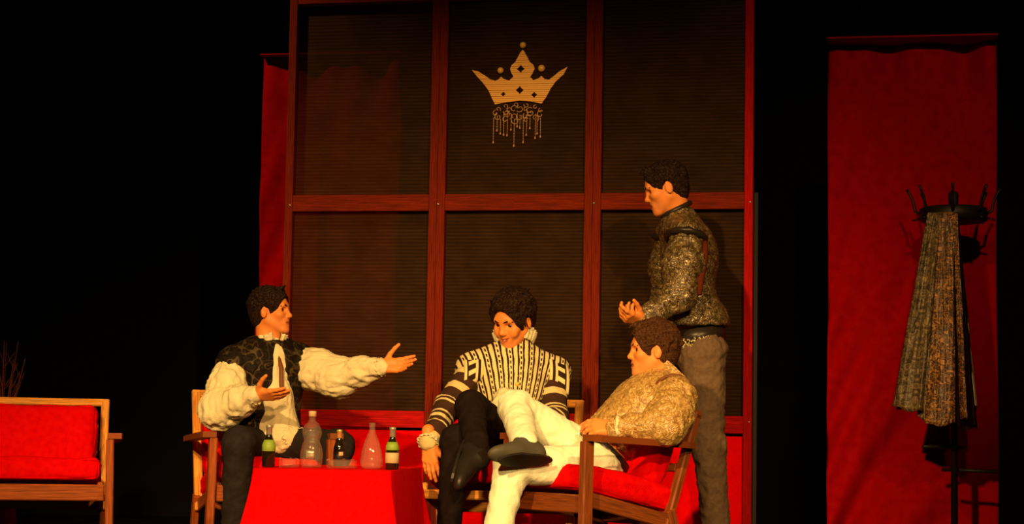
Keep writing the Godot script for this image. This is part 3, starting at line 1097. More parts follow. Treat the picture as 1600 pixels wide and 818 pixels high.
func man_reclining() -> void:
	var P := {}
	P.pelvis = at(928, 724, 7.80)
	P.neck = at(1040, 598, 7.88)
	P.waist = at(960, 686, 7.84)
	P.chestat = at(1003, 640, 7.84)
	P.sh = [at(1014, 622, 8.04), at(1054, 622, 7.70)]
	P.el = [at(980, 670, 8.12), at(1042, 666, 7.56)]
	P.wr = [at(936, 664, 7.94), at(962, 668, 7.60)]
	P.hip = [at(924, 716, 7.92), at(928, 727, 7.70)]
	P.kn = [at(806, 636, 7.78), at(800, 728, 7.50)]
	P.an = [at(820, 694, 7.44), at(770, 862, 7.42)]
	P.toe = [at(764, 693, 7.33), at(728, 880, 7.34)]
	spine(P)
	P.hipframe = Basis(P.chest.x, Vector3(0.35, 0.9, 0).normalized(), P.chest.x.cross(Vector3(0.35, 0.9, 0).normalized())).orthonormalized()
	P.head = facing(-84, 2, 0)
	P.headat = at(1019, 546, 7.88)
	P.headscale = 0.97
	P.look = Vector3(0, -0.1, 1)
	P.nose = 1.1
	P.hair = {"seed": 14, "thick": 0.020, "fringe": 0.068, "locks": 150, "long": 1.3, "wild": 0.3, "sweep": 0.2, "tufts": [[Vector3(0.02, 0.115, 0.06), Vector3(0.02, 0.105, 0.098)], [Vector3(-0.02, 0.115, 0.06), Vector3(-0.03, 0.10, 0.092)], [Vector3(0.04, 0.10, 0.06), Vector3(0.045, 0.08, 0.084)]]}
	P.hairmat = M.hair_brown
	P.tone = Color(0.82, 0.28, 0.072)
	P.hands = [{"dir": Vector3(-0.62, -0.12, 0.75), "palm": Vector3(-0.25, -0.9, -0.3), "curl": [0.35, 0.38, 0.42, 0.45]},
		{"dir": Vector3(-0.96, 0.05, -0.22), "palm": Vector3(0.05, -0.6, -0.78), "curl": [0.45, 0.5, 0.55, 0.6], "thumb": Vector3(0.5, 0.9, 0.4)}]
	var root := person("person", "reclining man in gold brocade jacket and white trousers, legs crossed, hands clasped", P)
	trousers(P, M.pants_white, 0.090, 0.068, 0.050, 0.006)
	shoe(P, 0, M.shoe_grey, Vector3(-0.12, -0.62, 0.78))
	shoe(P, 1, M.shoe_grey, Vector3.DOWN)
	var b: Basis = P.chest
	var L := torso_prims(P, 0.024).slice(1)
	L.append(cap(P.neck + b.y * 0.040, P.neck - b.y * 0.03, 0.068, 0.085, 0.03))
	L.append(cap(P.neck + b.y * 0.12, P.neck + b.y * 0.01, 0.070, 0.056, 0.006, true))
	garment("jacket", L, 0.0085, M.gold_brocade, P, 0.007, [[P.pelvis.lerp(P.waist, 0.62), (P.pelvis - P.waist).normalized()]], Vector3(11, 11, 11))
	for k in 2:
		var a: Vector3 = P.sh[k]
		var e: Vector3 = P.el[k]
		var w: Vector3 = P.wr[k]
		var S := [cap(a + b.y * 0.01, a.lerp(e, 0.6), 0.080, 0.086, 0.03), cap(a.lerp(e, 0.6), e, 0.086, 0.066, 0.03), cap(e, w + (e - w).normalized() * 0.01, 0.066, 0.046, 0.04)]
		var sleeve := garment("sleeve", S, 0.0085, M.gold_brocade, P, 0.010, [], Vector3(12, 8, 12))
		var d := (w - e).normalized()
		ruffle("cuff", w - d * 0.022, frame_of(d, Vector3.UP.cross(d)), Vector2(0.045, 0.045), 0.022, 6, 0.003, M.lace, P, 0.0, sleeve)
		var st := begin(true)
		var o: Vector3 = (P.sh[k] - P.neck).normalized()
		var ring := []
		var rad := []
		for j in 17:
			var an := TAU * j / 16.0
			var ax := b.z * cos(an) + b.y * sin(an)
			ring.append(P.sh[k] - o * 0.012 + ax * 0.093 - P.origin)
			rad.append(0.007)
		tube(st, ring, rad, 8)
		obj("shoulder_seam", st, M.leather, root)
	ruffle("collar", P.neck + b.y * 0.040 + b.z * 0.006, b, Vector2(0.066, 0.070), 0.034, 9, 0.002, M.gold_brocade, P, 0.12)
	var st := begin(true)
	lathe(st, [Vector2(0.160, -0.018), Vector2(0.164, -0.014), Vector2(0.164, 0.014), Vector2(0.160, 0.018)], Transform3D(Basis(P.chest.x, (P.waist - P.pelvis).normalized(), P.chest.x.cross((P.waist - P.pelvis).normalized())).scaled_local(Vector3(1.00, 1, 0.80)), (P.pelvis as Vector3).lerp(P.waist, 0.48) - P.origin), 32)
	obj("belt", st, M.belt, root)

func man_standing() -> void:
	var P := {}
	P.pelvis = at(1093, 546, 8.70)
	P.neck = at(1060, 338, 8.68)
	P.waist = at(1080, 478, 8.70)
	P.chestat = at(1077, 400, 8.70)
	P.sh = [at(1050, 366, 8.86), at(1072, 368, 8.52)]
	P.el = [at(1042, 470, 8.92), at(1062, 462, 8.42)]
	P.wr = [at(1020, 498, 8.80), at(1003, 500, 8.36)]
	P.hip = [at(1096, 552, 8.80), at(1098, 552, 8.62)]
	P.kn = [at(1107, 698, 8.80), at(1108, 698, 8.60)]
	P.an = [at(1120, 846, 8.90), at(1121, 846, 8.66)]
	P.toe = [at(1064, 868, 8.86), at(1062, 868, 8.58)]
	spine(P)
	P.head = facing(-92, 20, 0)
	P.headat = at(1039, 293, 8.66)
	P.headscale = 1.0
	P.look = Vector3(0, -0.2, 1)
	P.hair = {"seed": 21, "thick": 0.010, "fringe": 0.068, "locks": 100, "long": 0.9, "wild": 0.2, "sweep": 0.0, "tufts": [[Vector3(0.01, 0.11, 0.06), Vector3(0.01, 0.105, 0.092)], [Vector3(0.03, 0.10, 0.06), Vector3(0.035, 0.09, 0.088)]]}
	P.hairmat = M.hair_dark
	P.hands = [{"dir": Vector3(-0.9, 0.1, 0.3), "palm": Vector3(0.1, 0.9, -0.2), "curl": [0.7, 0.8, 0.9, 0.9]},
		{"dir": Vector3(-0.72, 0.10, 0.60), "palm": Vector3(-0.10, 0.85, -0.50), "curl": [0.30, 0.85, 0.95, 1.0], "thumb": Vector3(0.7, 0.8, 0.5)}]
	var root := person("person", "standing man in dark grey brocade jacket, seen from the side, one hand held out", P)
	trousers(P, M.pants_grey, 0.098, 0.070, 0.058, 0.009)
	shoe(P, 0, M.shoe_black, Vector3.DOWN)
	shoe(P, 1, M.shoe_black, Vector3.DOWN)
	var b: Basis = P.chest
	var L := torso_prims(P, 0.022).slice(1)
	L.append(cap(P.neck + b.y * 0.015, P.neck - b.y * 0.03, 0.066, 0.082, 0.03))
	L.append(cap(P.neck + b.y * 0.10, P.neck - b.y * 0.005, 0.066, 0.054, 0.006, true))
	# the skirt of the jacket spreads over the hips
	L.append(ell(P.waist - Vector3.UP * 0.085, Vector3(0.19, 0.14, 0.178), b, 0.03))
	garment("jacket", L, 0.0085, M.grey_brocade, P, 0.006, [[P.waist - Vector3.UP * 0.095, Vector3(0.02, -1, 0)]], Vector3(12, 9, 12))
	for k in 2:
		var a: Vector3 = P.sh[k]
		var e: Vector3 = P.el[k]
		var w: Vector3 = P.wr[k]
		var S := [cap(a - b.y * 0.03, a.lerp(e, 0.5), 0.074, 0.090, 0.03), cap(a.lerp(e, 0.5), e, 0.090, 0.066, 0.03), cap(e, w + (e - w).normalized() * 0.02, 0.062, 0.044, 0.04)]
		var sleeve := garment("sleeve", S, 0.0085, M.grey_brocade, P, 0.011, [], Vector3(10, 15, 10))
		# dark roll round the armhole
		var st := begin(true)
		var o: Vector3 = (P.sh[k] - P.neck).normalized()
		var along := (e - a).normalized()
		var side := along.cross(Vector3.FORWARD).normalized()
		var ring := []
		var rad := []
		for j in 21:
			var an := TAU * j / 20.0
			ring.append(a + along * 0.012 + side * cos(an) * 0.088 + along.cross(side) * sin(an) * 0.088 - P.origin)
			rad.append(0.015 + 0.004 * sin(an * 9.0))
		tube(st, ring, rad, 8)
		obj("armhole_roll", st, M.belt, root)
	# reddish lining that shows in the open seam behind the arm
	var st3 := begin(true)
	var seam := []
	var wide := []
	for j in 9:
		var q: Vector3 = (P.sh[1] as Vector3).lerp(P.el[1], 0.10 + 0.11 * j)
		seam.append(q + Vector3(0.088 + 0.004 * sin(j * 0.8), 0, 0.022) - P.origin)
		wide.append(0.010 + 0.010 * sin(PI * j / 8.0))
	tube(st3, seam, wide, 8)
	obj("seam_lining", st3, M.lining, root)
	var ring2 := begin(true)
	lathe(ring2, [Vector2(0.150, -0.040), Vector2(0.172, -0.036), Vector2(0.172, 0.036), Vector2(0.150, 0.040)], Transform3D(Basis(b.x, b.y, b.z).scaled_local(Vector3(0.98, 1, 0.80)), (P.waist as Vector3) - Vector3.UP * 0.140 + Vector3(0.022, 0, 0) - P.origin), 36)
	var girdle := obj("belt", ring2, M.belt, root)
	rng.seed = 77
	var sq := begin(true)
	for k in 70:
		var an := rng.randf_range(-0.2, 1.0) + PI * 0.5
		var p: Vector3 = (P.waist as Vector3) - Vector3.UP * (0.165 + rng.randf_range(-0.022, 0.022)) + Vector3(0.022, 0, 0) + b.x * (sin(an) * 0.170) * 0.98 + b.z * (cos(an) * 0.17 * 0.80) * -1.0 - P.origin
		p += (b.x * sin(an) - b.z * cos(an)) * 0.003
		ball(sq, p, Vector3(0.006, 0.006, 0.006), 6)
	var sqn := obj("sequins", sq, M.sequin, girdle)
	sqn.set_meta("kind", "stuff")
	var st4 := begin(true)
	tube(st4, collar_ring(P, b, 0.034, 0.068), collar_rad(0.013), 8)
	obj("collar", st4, M.belt, root)

func collar_ring(P: Dictionary, b: Basis, h: float, r: float) -> Array:
	var out := []
	for j in 25:
		var a := TAU * j / 24.0
		out.append(P.neck + b.y * (h - 0.022 * cos(a)) + b.x * sin(a) * r * 0.92 + b.z * (cos(a) * r + 0.006) - P.origin)
	return out

func collar_rad(r: float) -> Array:
	var out := []
	for j in 25:
		out.append(r)
	return out

# ---------------------------------------------------------------- furniture

func easy_chair(called: String, label: String, category: String, where: Vector3, turn: float, w: float, back: float, arms: bool, group: String, tones: Array, drop := 0.0, deep := 1.0) -> Node3D:
	# a low wooden seat with loose red cushions: the seat slopes back, the arms are flat boards on the front legs
	var o := thing(called, label, category, where - Vector3(0, drop, 0), turn, group)
	var hw := w * 0.5
	var zb := -0.205 + 0.385 * (1.0 - deep)
	var zt := -0.385 + 0.385 * (1.0 - deep) * 1.3
	var legm: Material = tones[0]
	var backm: Material = tones[1]
	var armh := 0.565
	for s in [-1.0, 1.0]:
		var st := begin()
		bar(st, Vector3(s * (hw + 0.012), drop, 0.315), Vector3(s * hw, armh if arms else 0.36, 0.295), 0.036, 0.052)
		obj("leg", st, legm, o)
		st = begin()
		bar(st, Vector3(s * (hw - 0.02), drop, zb - 0.10), Vector3(s * (hw - 0.02), 0.29, zb - 0.01), 0.034, 0.046)
		obj("leg", st, legm, o)
		st = begin()
		bar(st, Vector3(s * (hw - 0.036), 0.338, 0.27), Vector3(s * (hw - 0.036), 0.235, zb - 0.045), 0.028, 0.060)
		obj("side_rail", st, legm, o)
		if arms:
			st = begin()
			var prof := PackedVector2Array()
			for p in [[0.322 if deep == 1.0 else 0.31, -0.028], [0.322 if deep == 1.0 else 0.31, 0.034], [0.27, 0.040], [0.0, 0.036], [zt + 0.105, 0.024], [zt + 0.055, 0.010], [zt + 0.055, -0.014], [zt + 0.105, -0.022], [0.0, -0.030]]:
				prof.append(Vector2(s * (hw + 0.018 + p[1]), p[0]))
			extrude(st, prof, 0.026, Transform3D(Basis(Vector3.RIGHT, Vector3(0, 0.045, 1).normalized(), Vector3(0, -1, 0.045).normalized()), Vector3(0, armh + 0.013, 0)))
			obj("armrest", st, tones[2], o)
		st = begin()
		bar(st, Vector3(s * (hw - 0.030), 0.215, zb), Vector3(s * (hw - 0.030), back, zt), 0.040, 0.034)
		obj("back_upright", st, backm, o)
	var st := begin()
	bar(st, Vector3(-hw + 0.018, 0.318, 0.30), Vector3(hw - 0.018, 0.318, 0.30), 0.026, 0.074 if arms else 0.040, Vector3.BACK)
	obj("front_rail", st, legm, o)
	st = begin()
	bar(st, Vector3(-hw + 0.05, 0.25, zb - 0.02), Vector3(hw - 0.05, 0.25, zb - 0.02), 0.026, 0.06, Vector3.BACK)
	obj("rear_rail", st, legm, o)
	st = begin()
	bar(st, Vector3(-hw + 0.010, back - 0.005, zt), Vector3(hw - 0.010, back - 0.005, zt), 0.034, 0.036, Vector3.BACK)
	obj("top_rail", st, backm, o)
	for k in 3:
		var t := [0.30, 0.52, 0.76][k] as float
		var y := lerpf(0.215, back, t)
		var z := lerpf(zb, zt, t)
		st = begin()
		bar(st, Vector3(-hw + 0.06, y, z), Vector3(hw - 0.06, y, z), 0.014, 0.036, Vector3(0, 0.3, 1))
		obj("back_slat", st, backm, o)
	var n := maxi(1, int(round(w / 0.7)))
	for k in n:
		var cw := (w - 0.07) / n
		var cx := -hw + 0.035 + cw * (k + 0.5)
		var c := node("seat_cushion", null, M.red, o)
		var q := cushion(Vector3(cw - 0.006, 0.56 - 0.385 * (1.0 - deep), 0.105), 0.035, 0.020, 100 + k + int(turn * 10))
		q.generate_normals()
		c.mesh = q.commit()
		c.transform = Transform3D(Basis(Vector3.RIGHT, deg_to_rad(-90.0 - 11.0)), Vector3(cx, 0.375, -0.005 + 0.19 * (1.0 - deep)))
		var d := node("back_cushion", null, M.red, o)
		q = cushion(Vector3(cw - 0.035, (back - 0.41) / cos(0.35), 0.12), 0.045, 0.022, 200 + k + int(turn * 10))
		q.generate_normals()
		d.mesh = q.commit()
		d.transform = Transform3D(Basis(Vector3.RIGHT, deg_to_rad(-20.0)), Vector3(cx - 0.010, (0.35 + back) * 0.5, lerpf(zb, zt, (back * 0.5 - 0.04) / (back - 0.215)) + 0.085))
	return o

func bottle(label: String, where: Vector3, s: float, sticker: Material, foil: Material, low: bool) -> void:
	var o := thing("bottle", label, "bottle", where, 0.3)
	var st := begin(true)
	var prof := [Vector2(0, 0), Vector2(0.026, 0), Vector2(0.029, 0.004), Vector2(0.0295, 0.085), Vector2(0.027, 0.103), Vector2(0.016, 0.130), Vector2(0.0125, 0.145), Vector2(0.0122, 0.172), Vector2(0.0135, 0.174), Vector2(0.0135, 0.182), Vector2(0, 0.183)]
	for k in prof.size():
		prof[k] *= s
	lathe(st, prof, Transform3D(), 24)
	obj("glass", st, M.glass_dark, o)
	st = begin(true)
	var y0 := 0.028 if low else 0.070
	lathe(st, [Vector2(0.0292 * s, y0 * s), Vector2(0.0302 * s, (y0 + 0.001) * s), Vector2(0.0302 * s, (y0 + 0.045) * s if low else 0.098 * s), Vector2(0.0285 * s, (y0 + 0.046) * s if low else 0.1 * s)], Transform3D(), 24)
	obj("label", st, M.label_pale if low and sticker == M.label_green else sticker, o)
	if sticker == M.label_green:
		st = begin(true)
		lathe(st, [Vector2(0.0292 * s, 0.084 * s), Vector2(0.0302 * s, 0.085 * s), Vector2(0.0278 * s, 0.104 * s), Vector2(0.021 * s, 0.120 * s), Vector2(0.019 * s, 0.120 * s)], Transform3D(), 24)
		obj("neck_label", st, M.label_green, o)
	else:
		st = begin(true)
		sheet(st, func(u: float, v: float) -> Vector3:
			var a := lerpf(0.9, 1.7, u) + 0.12
			return Vector3(cos(a) * 0.0308 * s, lerpf(0.052, 0.072, v) * s, sin(a) * 0.0308 * s), 8, 3, 0.0004)
		obj("label_print", st, M.label_pale, o)
	st = begin(true)
	lathe(st, [Vector2(0.0128 * s, 0.142 * s), Vector2(0.0136 * s, 0.144 * s), Vector2(0.0132 * s, 0.172 * s), Vector2(0.0146 * s, 0.173 * s), Vector2(0.0146 * s, 0.184 * s), Vector2(0, 0.186 * s)], Transform3D(), 20)
	obj("cap", st, foil, o)

func vessel(called: String, label: String, category: String, where: Vector3, outer: Array, wall: float, m: Material) -> Node3D:
	# hollow glass: down the outside, up the inside
	var o := thing(called, label, category, where)
	var curve: Array[Vector2] = []
	var n := outer.size()
	for k in n - 1:
		var p0: Vector2 = outer[maxi(k - 1, 0)]
		var p3: Vector2 = outer[mini(k + 2, n - 1)]
		for j in 4:
			curve.append((outer[k] as Vector2).cubic_interpolate(outer[k + 1], p0, p3, j / 4.0))
	curve.append(outer[n - 1])
	var prof: Array = [Vector2(0, curve[0].y)]
	for p in curve:
		prof.append(p)
	for k in range(curve.size() - 1, -1, -1):
		var y := maxf(curve[k].y, curve[0].y + wall * 1.6)
		prof.append(Vector2(maxf(curve[k].x - wall, 0.001), y))
	prof.append(Vector2(0, curve[0].y + wall * 1.6))
	var st := begin(true)
	lathe(st, prof, Transform3D(), 32)
	obj("glass", st, m, o)
	return o

func table_and_bottles() -> void:
	var turn := deg_to_rad(-6.0)
	var c := Vector3(-0.680, 0, -7.58)
	var hx := 0.275
	var hz := 0.40
	var top := 0.440
	var tb := thing("coffee_table", "low table hidden under the bright red cloth", "table", c, turn)
	var st := begin()
	bx(st, Transform3D(Basis(), Vector3(0, top - 0.022, 0)), Vector3(hx * 2 - 0.02, 0.03, hz * 2 - 0.02), 0.004)
	obj("table_top", st, M.wood_dark, tb)
	for sx in [-1.0, 1.0]:
		for sz in [-1.0, 1.0]:
			st = begin()
			bx(st, Transform3D(Basis(), Vector3(sx * (hx - 0.05), (top - 0.037) * 0.5, sz * (hz - 0.05))), Vector3(0.04, top - 0.037, 0.04), 0.003)
			obj("leg", st, M.wood_dark, tb)
	# the cloth: flat on top, falling in soft folds, flaring at the corners
	var cl := thing("tablecloth", "bright red cloth covering the low table with bottles on it", "tablecloth", c, turn)
	st = begin(true)
	var nz := noise(8, 2.2, 2)
	var edge := func(a: float) -> Vector2:
		var p := Vector2(cos(a), sin(a))
		var q := Vector2(signf(p.x) * pow(absf(p.x), 0.13) * hx, signf(p.y) * pow(absf(p.y), 0.13) * hz)
		return q
	var drop := func(u: float, v: float) -> Vector3:
		var a := u * TAU + 0.785
		var q: Vector2 = edge.call(a)
		var corner := pow(absf(sin(2.0 * a)), 14.0)
		var out := Vector2(q.x / hx, q.y / hz).normalized()
		var fold := 0.5 + 0.5 * sin(a * 11.0 + 2.0 * nz.get_noise_1d(u * 2.0))
		var sag := pow(v, 1.3)
		q += out * (0.006 + sag * (0.012 + 0.022 * fold * (1.0 - corner) + 0.12 * corner))
		return Vector3(q.x, lerpf(top, 0.012, v) - 0.004 * v, q.y)
	sheet(st, func(u: float, v: float) -> Vector3: return drop.call(1.0 - u, 1.0 - v), 220, 20)
	obj("skirt", st, M.red_table, cl)
	st = begin(true)
	for k in 220:
		var a: Vector3 = drop.call(k / 220.0, 0.0)
		var b: Vector3 = drop.call((k + 1) / 220.0, 0.0)
		tri(st, Vector3(0, top + 0.001, 0), b, a)
	obj("top", st, M.red_table, cl)
	var y := top + 0.001
	var put := func(px: float, d: float) -> Vector3:
		var p := at(px, 700, d)
		return Vector3(p.x, y, p.z)
	bottle("small dark bottle with green label, nearest the man in the black vest", put.call(420, 7.42), 0.90, M.label_green, M.foil, false)
	bottle("dark bottle with black label and gold cap, between the two glass vessels", put.call(530, 7.80), 0.82, M.label_black, M.foil_gold, true)
	bottle("small dark bottle with green and pale labels, at the right edge of the table", put.call(613, 7.36), 0.90, M.label_green, M.foil, true)
	var jug := vessel("water_bottle", "clear double-bulged bottle with a narrow waist, tallest on the table", "bottle", put.call(487, 7.48), [Vector2(0.036, 0), Vector2(0.043, 0.012), Vector2(0.046, 0.05), Vector2(0.040, 0.085), Vector2(0.032, 0.107), Vector2(0.038, 0.128), Vector2(0.039, 0.145), Vector2(0.030, 0.168), Vector2(0.014, 0.186), Vector2(0.013, 0.205)], 0.0025, M.glass)
	st = begin(true)
	lathe(st, [Vector2(0, 0.203), Vector2(0.0155, 0.203), Vector2(0.0155, 0.222), Vector2(0.014, 0.225), Vector2(0, 0.225)], Transform3D(), 18)
	obj("cap", st, M.label_pale, jug)
	st = begin(true)
	sheet(st, func(u: float, v: float) -> Vector3:
		var a := lerpf(1.2, 2.0, u)
		return Vector3(cos(a) * 0.0468, lerpf(0.035, 0.070, v), sin(a) * 0.0468), 8, 3, 0.0005)
	obj("label", st, M.foil, jug)
	var car := vessel("carafe", "clear teardrop glass carafe with a slender neck", "carafe", put.call(581, 7.40), [Vector2(0.032, 0), Vector2(0.043, 0.012), Vector2(0.045, 0.035), Vector2(0.038, 0.075), Vector2(0.026, 0.115), Vector2(0.014, 0.145), Vector2(0.0115, 0.165), Vector2(0.014, 0.182)], 0.003, M.glass)
	car.rotation.y = 0.4
	for a in [["ashtray", "small round glass ashtray beside the leftmost bottle", 452.0, 7.46, 0.043], ["ashtray", "wide faceted glass ashtray in front of the black-labelled bottle", 534.0, 7.44, 0.062]]:
		var o := thing(a[0], a[1], "ashtray", put.call(a[2], a[3]))
		var r: float = a[4]
		st = begin()
		lathe(st, [Vector2(0, 0), Vector2(r * 0.9, 0), Vector2(r, 0.004), Vector2(r, 0.030), Vector2(r - 0.006, 0.034), Vector2(r - 0.012, 0.030), Vector2(r - 0.016, 0.010), Vector2(0, 0.009)], Transform3D(), 12)
		obj("bowl", st, M.glass, o)
		st = begin()
		for k in 3:
			var an := 0.6 + TAU * k / 3.0
			bx(st, Transform3D(Basis(Vector3.UP, -an), Vector3(cos(an) * (r - 0.007), 0.035, sin(an) * (r - 0.007))), Vector3(0.012, 0.006, 0.010), 0.002)
			obj("cigarette_rest", st, M.glass, o)
			st = begin()

# ---------------------------------------------------------------- the set

func scrim_flat() -> void:
	var turn := deg_to_rad(-11.5)
	var o := thing("scrim_flat", "tall red wooden frame of six dark gauze panes behind the four men", "stage flat", Vector3(0.0035, 0, -9.5), turn)
	var W := 2.455
	var xs := [-W * 0.5 + 0.022, -0.402, 0.414, W * 0.5 - 0.022]
	var ww := [0.044, 0.086, 0.086, 0.044]
	var ys := [0.645, 1.766, 2.87]
	for k in 4:
		var st := begin()
		if ww[k] > 0.05:
			for s in [-1.0, 1.0]:
				bar(st, Vector3(xs[k] + s * 0.0215, 0.0, 0), Vector3(xs[k] + s * 0.0215, 2.915, 0), 0.0425, 0.05, Vector3.RIGHT, 0.003)
		else:
			bar(st, Vector3(xs[k], 0.0, 0), Vector3(xs[k], 2.915, 0), ww[k], 0.05, Vector3.RIGHT, 0.003)
		obj("stile", st, M.frame if k < 3 else M.frame_red, o)
	for j in 3:
		for i in 3:
			var x0: float = xs[i] + ww[i] * 0.5
			var x1: float = xs[i + 1] - ww[i + 1] * 0.5
			var h := 0.086 if j < 2 else 0.08
			var st := begin()
			bar(st, Vector3(x0, ys[j], 0), Vector3(x1, ys[j], 0), h, 0.05, Vector3.UP, 0.003)
			obj("rail", st, M.frame if j else M.frame_red, o)
			if j < 2:
				var y0: float = ys[j] + 0.043
				var y1: float = ys[j + 1] - 0.043
				st = begin()
				var z := -0.018
				quad(st, Vector3(x0, y0, z), Vector3(x1, y0, z), Vector3(x1, y1, z), Vector3(x0, y1, z), Vector2(0, 1), Vector2(1, 1), Vector2(1, 0), Vector2(0, 0))
				obj("gauze_pane", st, M.scrim, o)
	for i in 3:
		var x0: float = xs[i] + ww[i] * 0.5
		var x1: float = xs[i + 1] - ww[i + 1] * 0.5
		var st := begin()
		bx(st, Transform3D(Basis(), Vector3((x0 + x1) * 0.5, 0.295, -0.006)), Vector3(x1 - x0 - 0.004, 0.585, 0.02), 0.003)
		obj("kick_panel", st, M.kick, o)
	for k in 4:
		for y: float in [1.757, 0.66]:
			var st := begin(true)
			ball(st, Vector3(xs[k] + 0.008, y, 0.026), Vector3(0.006, 0.006, 0.004), 8)
			obj("bolt", st, M.steel, o)
	var post := thing("brace_post", "thin dark post standing beside the right edge of the gauze frame", "post", Vector3(1.232, 0, -9.34), turn)
	var st := begin()
	bar(st, Vector3(0, 0, 0), Vector3(0, 1.82, 0), 0.022, 0.022, Vector3.RIGHT, 0.002)
	obj("upright", st, M.rack, post)
	st = begin()
	bx(st, Transform3D(Basis(), Vector3(0, 0.008, -0.02)), Vector3(0.06, 0.016, 0.16), 0.003)
	obj("foot", st, M.rack, post)
	crown(turn)

func crown(turn: float) -> void:
	var o := thing("crown_emblem", "gold crown emblem with hanging beads on the top middle pane", "crown", Vector3(0.0035, 0, -9.5), turn)
	var k := 1.0 / 306.0
	var cx := 0.017
	var px := func(x: float, y: float) -> Vector2:
		# crown drawing: pixels from its middle, height from its base
		return Vector2(cx + (x - 806.0) * k * 1.02, 2.284 + (155.0 - y) * k)
	var half := PackedVector2Array()
	for p in [[730, 100], [741, 103], [752, 110], [760, 116], [768, 118], [773, 116], [777, 112], [782, 116], [790, 118], [797, 112], [793, 106], [791, 99], [794, 93], [799, 89], [802, 83], [808, 72], [811, 69], [813, 72], [819, 83], [822, 89], [828, 94], [830, 100], [827, 107], [823, 113], [828, 118], [836, 116], [841, 112], [846, 117], [853, 118], [860, 113], [868, 106], [882, 98], [876, 110], [864, 121], [856, 132], [849, 146], [842, 156], [822, 152], [806, 151], [788, 153], [768, 156], [763, 146], [757, 133], [748, 121], [738, 110]]:
		half.append(px.call(p[0], p[1]))
	var holes := []
	for h in [[808.0, 100.0, 6.5], [807.0, 134.0, 6.5], [781.0, 140.0, 4.0], [830.0, 142.0, 5.0]]:
		var hp := PackedVector2Array()
		for j in 8:
			var rr: float = h[2] * (1.0 if j % 2 == 0 else 0.62)
			hp.append(px.call(h[0] + cos(TAU * j / 8.0) * rr, h[1] + sin(TAU * j / 8.0) * rr))
		holes.append(hp)
	# the crown is made of thin gold slats, one above the other
	var st := begin()
	var dark := begin()
	var y := 2.26
	var row := 0
	while y < 2.60:
		var hgt := 0.0088
		var strip := PackedVector2Array([Vector2(-1, y), Vector2(1, y), Vector2(1, y + hgt), Vector2(-1, y + hgt)])
		for piece in Geometry2D.intersect_polygons(half, strip):
			var parts := [piece]
			for hp in holes:
				var nxt := []
				for q in parts:
					for r2 in Geometry2D.clip_polygons(q, hp):
						if not Geometry2D.is_polygon_clockwise(r2):
							nxt.append(r2)
				parts = nxt
			for q: PackedVector2Array in parts:
				if q.size() >= 3 and not Geometry2D.triangulate_polygon(q).is_empty():
					extrude(st, q, 0.008 if row % 3 else 0.011, Transform3D(Basis(), Vector3(0, 0, -0.014)))
		y += 0.0104
		row += 1
	obj("gold_slats", st, M.gold, o)
	var back := PackedVector2Array(half)
	var bk := [back]
	for hp in holes:
		var nxt := []
		for q in bk:
			var outer := PackedVector2Array()
			for r2 in Geometry2D.clip_polygons(q, PackedVector2Array([hp[0], hp[0] + Vector2(0.0005, 0.0005), hp[0] + Vector2(0, 0.0005)])):
				if not Geometry2D.is_polygon_clockwise(r2):
					outer = r2
			nxt.append(outer if outer.size() > 2 else q)
		bk = nxt
	for q: PackedVector2Array in bk:
		extrude(dark, q, 0.002, Transform3D(Basis(), Vector3(0, 0, -0.0165)))
	obj("backing", dark, M.gold_dark, o)
	for p in [[811.0, 62.0, 5.0], [776.0, 102.0, 5.0], [841.0, 100.0, 5.5]]:
		st = begin(true)
		var c: Vector2 = px.call(p[0], p[1])
		ball(st, Vector3(c.x, c.y, -0.004), Vector3.ONE * float(p[2]) * k * 1.05, 14)
		obj("orb", st, M.orb, o)
	for h: PackedVector2Array in holes:
		st = begin()
		extrude(st, h, 0.004, Transform3D(Basis(), Vector3(0, 0, -0.0145)))
		obj("dark_jewel", st, M.hair_dark, o)
	# filigree: an oval of curls under the crown, with threads of beads hanging from it
	rng.seed = 12
	st = begin(true)
	for j in 26:
		var a := TAU * j / 26.0
		var c: Vector2 = px.call(805.0 + cos(a) * 36.0 * (0.55 + 0.45 * (j % 2)), 170.0 - sin(a) * 13.0 * (0.5 + 0.5 * (j % 2)))
		var pts := []
		var rad := []
		var r0 := rng.randf_range(0.012, 0.022)
		var a0 := rng.randf() * TAU
		for i in 12:
			var t := a0 + i * 0.5
			var r := r0 * (1.0 - 0.06 * i)
			pts.append(Vector3(c.x + cos(t) * r, c.y + sin(t) * r, -0.010))
			rad.append(0.0021)
		tube(st, pts, rad, 5)
	obj("filigree", st, M.bead, o)
	for j in 15:
		var x := 766.0 + j * 5.4 + rng.randf_range(-1.5, 1.5)
		var t0 := 178.0 + rng.randf_range(-8.0, 2.0)
		var ln := rng.randf_range(14.0, 34.0) if j % 3 else rng.randf_range(34.0, 48.0)
		var a: Vector2 = px.call(x, t0)
		var b: Vector2 = px.call(x + rng.randf_range(-0.5, 0.5), t0 + ln)
		st = begin(true)
		tube(st, [Vector3(a.x, a.y, -0.010), Vector3(b.x, b.y, -0.010)], [0.0014, 0.0014], 5)
		for i in int(ln / 4.0):
			var m := a.lerp(b, (i + 0.5) / int(ln / 4.0))
			ball(st, Vector3(m.x, m.y, -0.010), Vector3.ONE * 0.0030, 6)
		ball(st, Vector3(b.x, b.y, -0.009), Vector3(0.0048, 0.0065, 0.0048), 8)
		obj("bead_strand", st, M.bead, o)

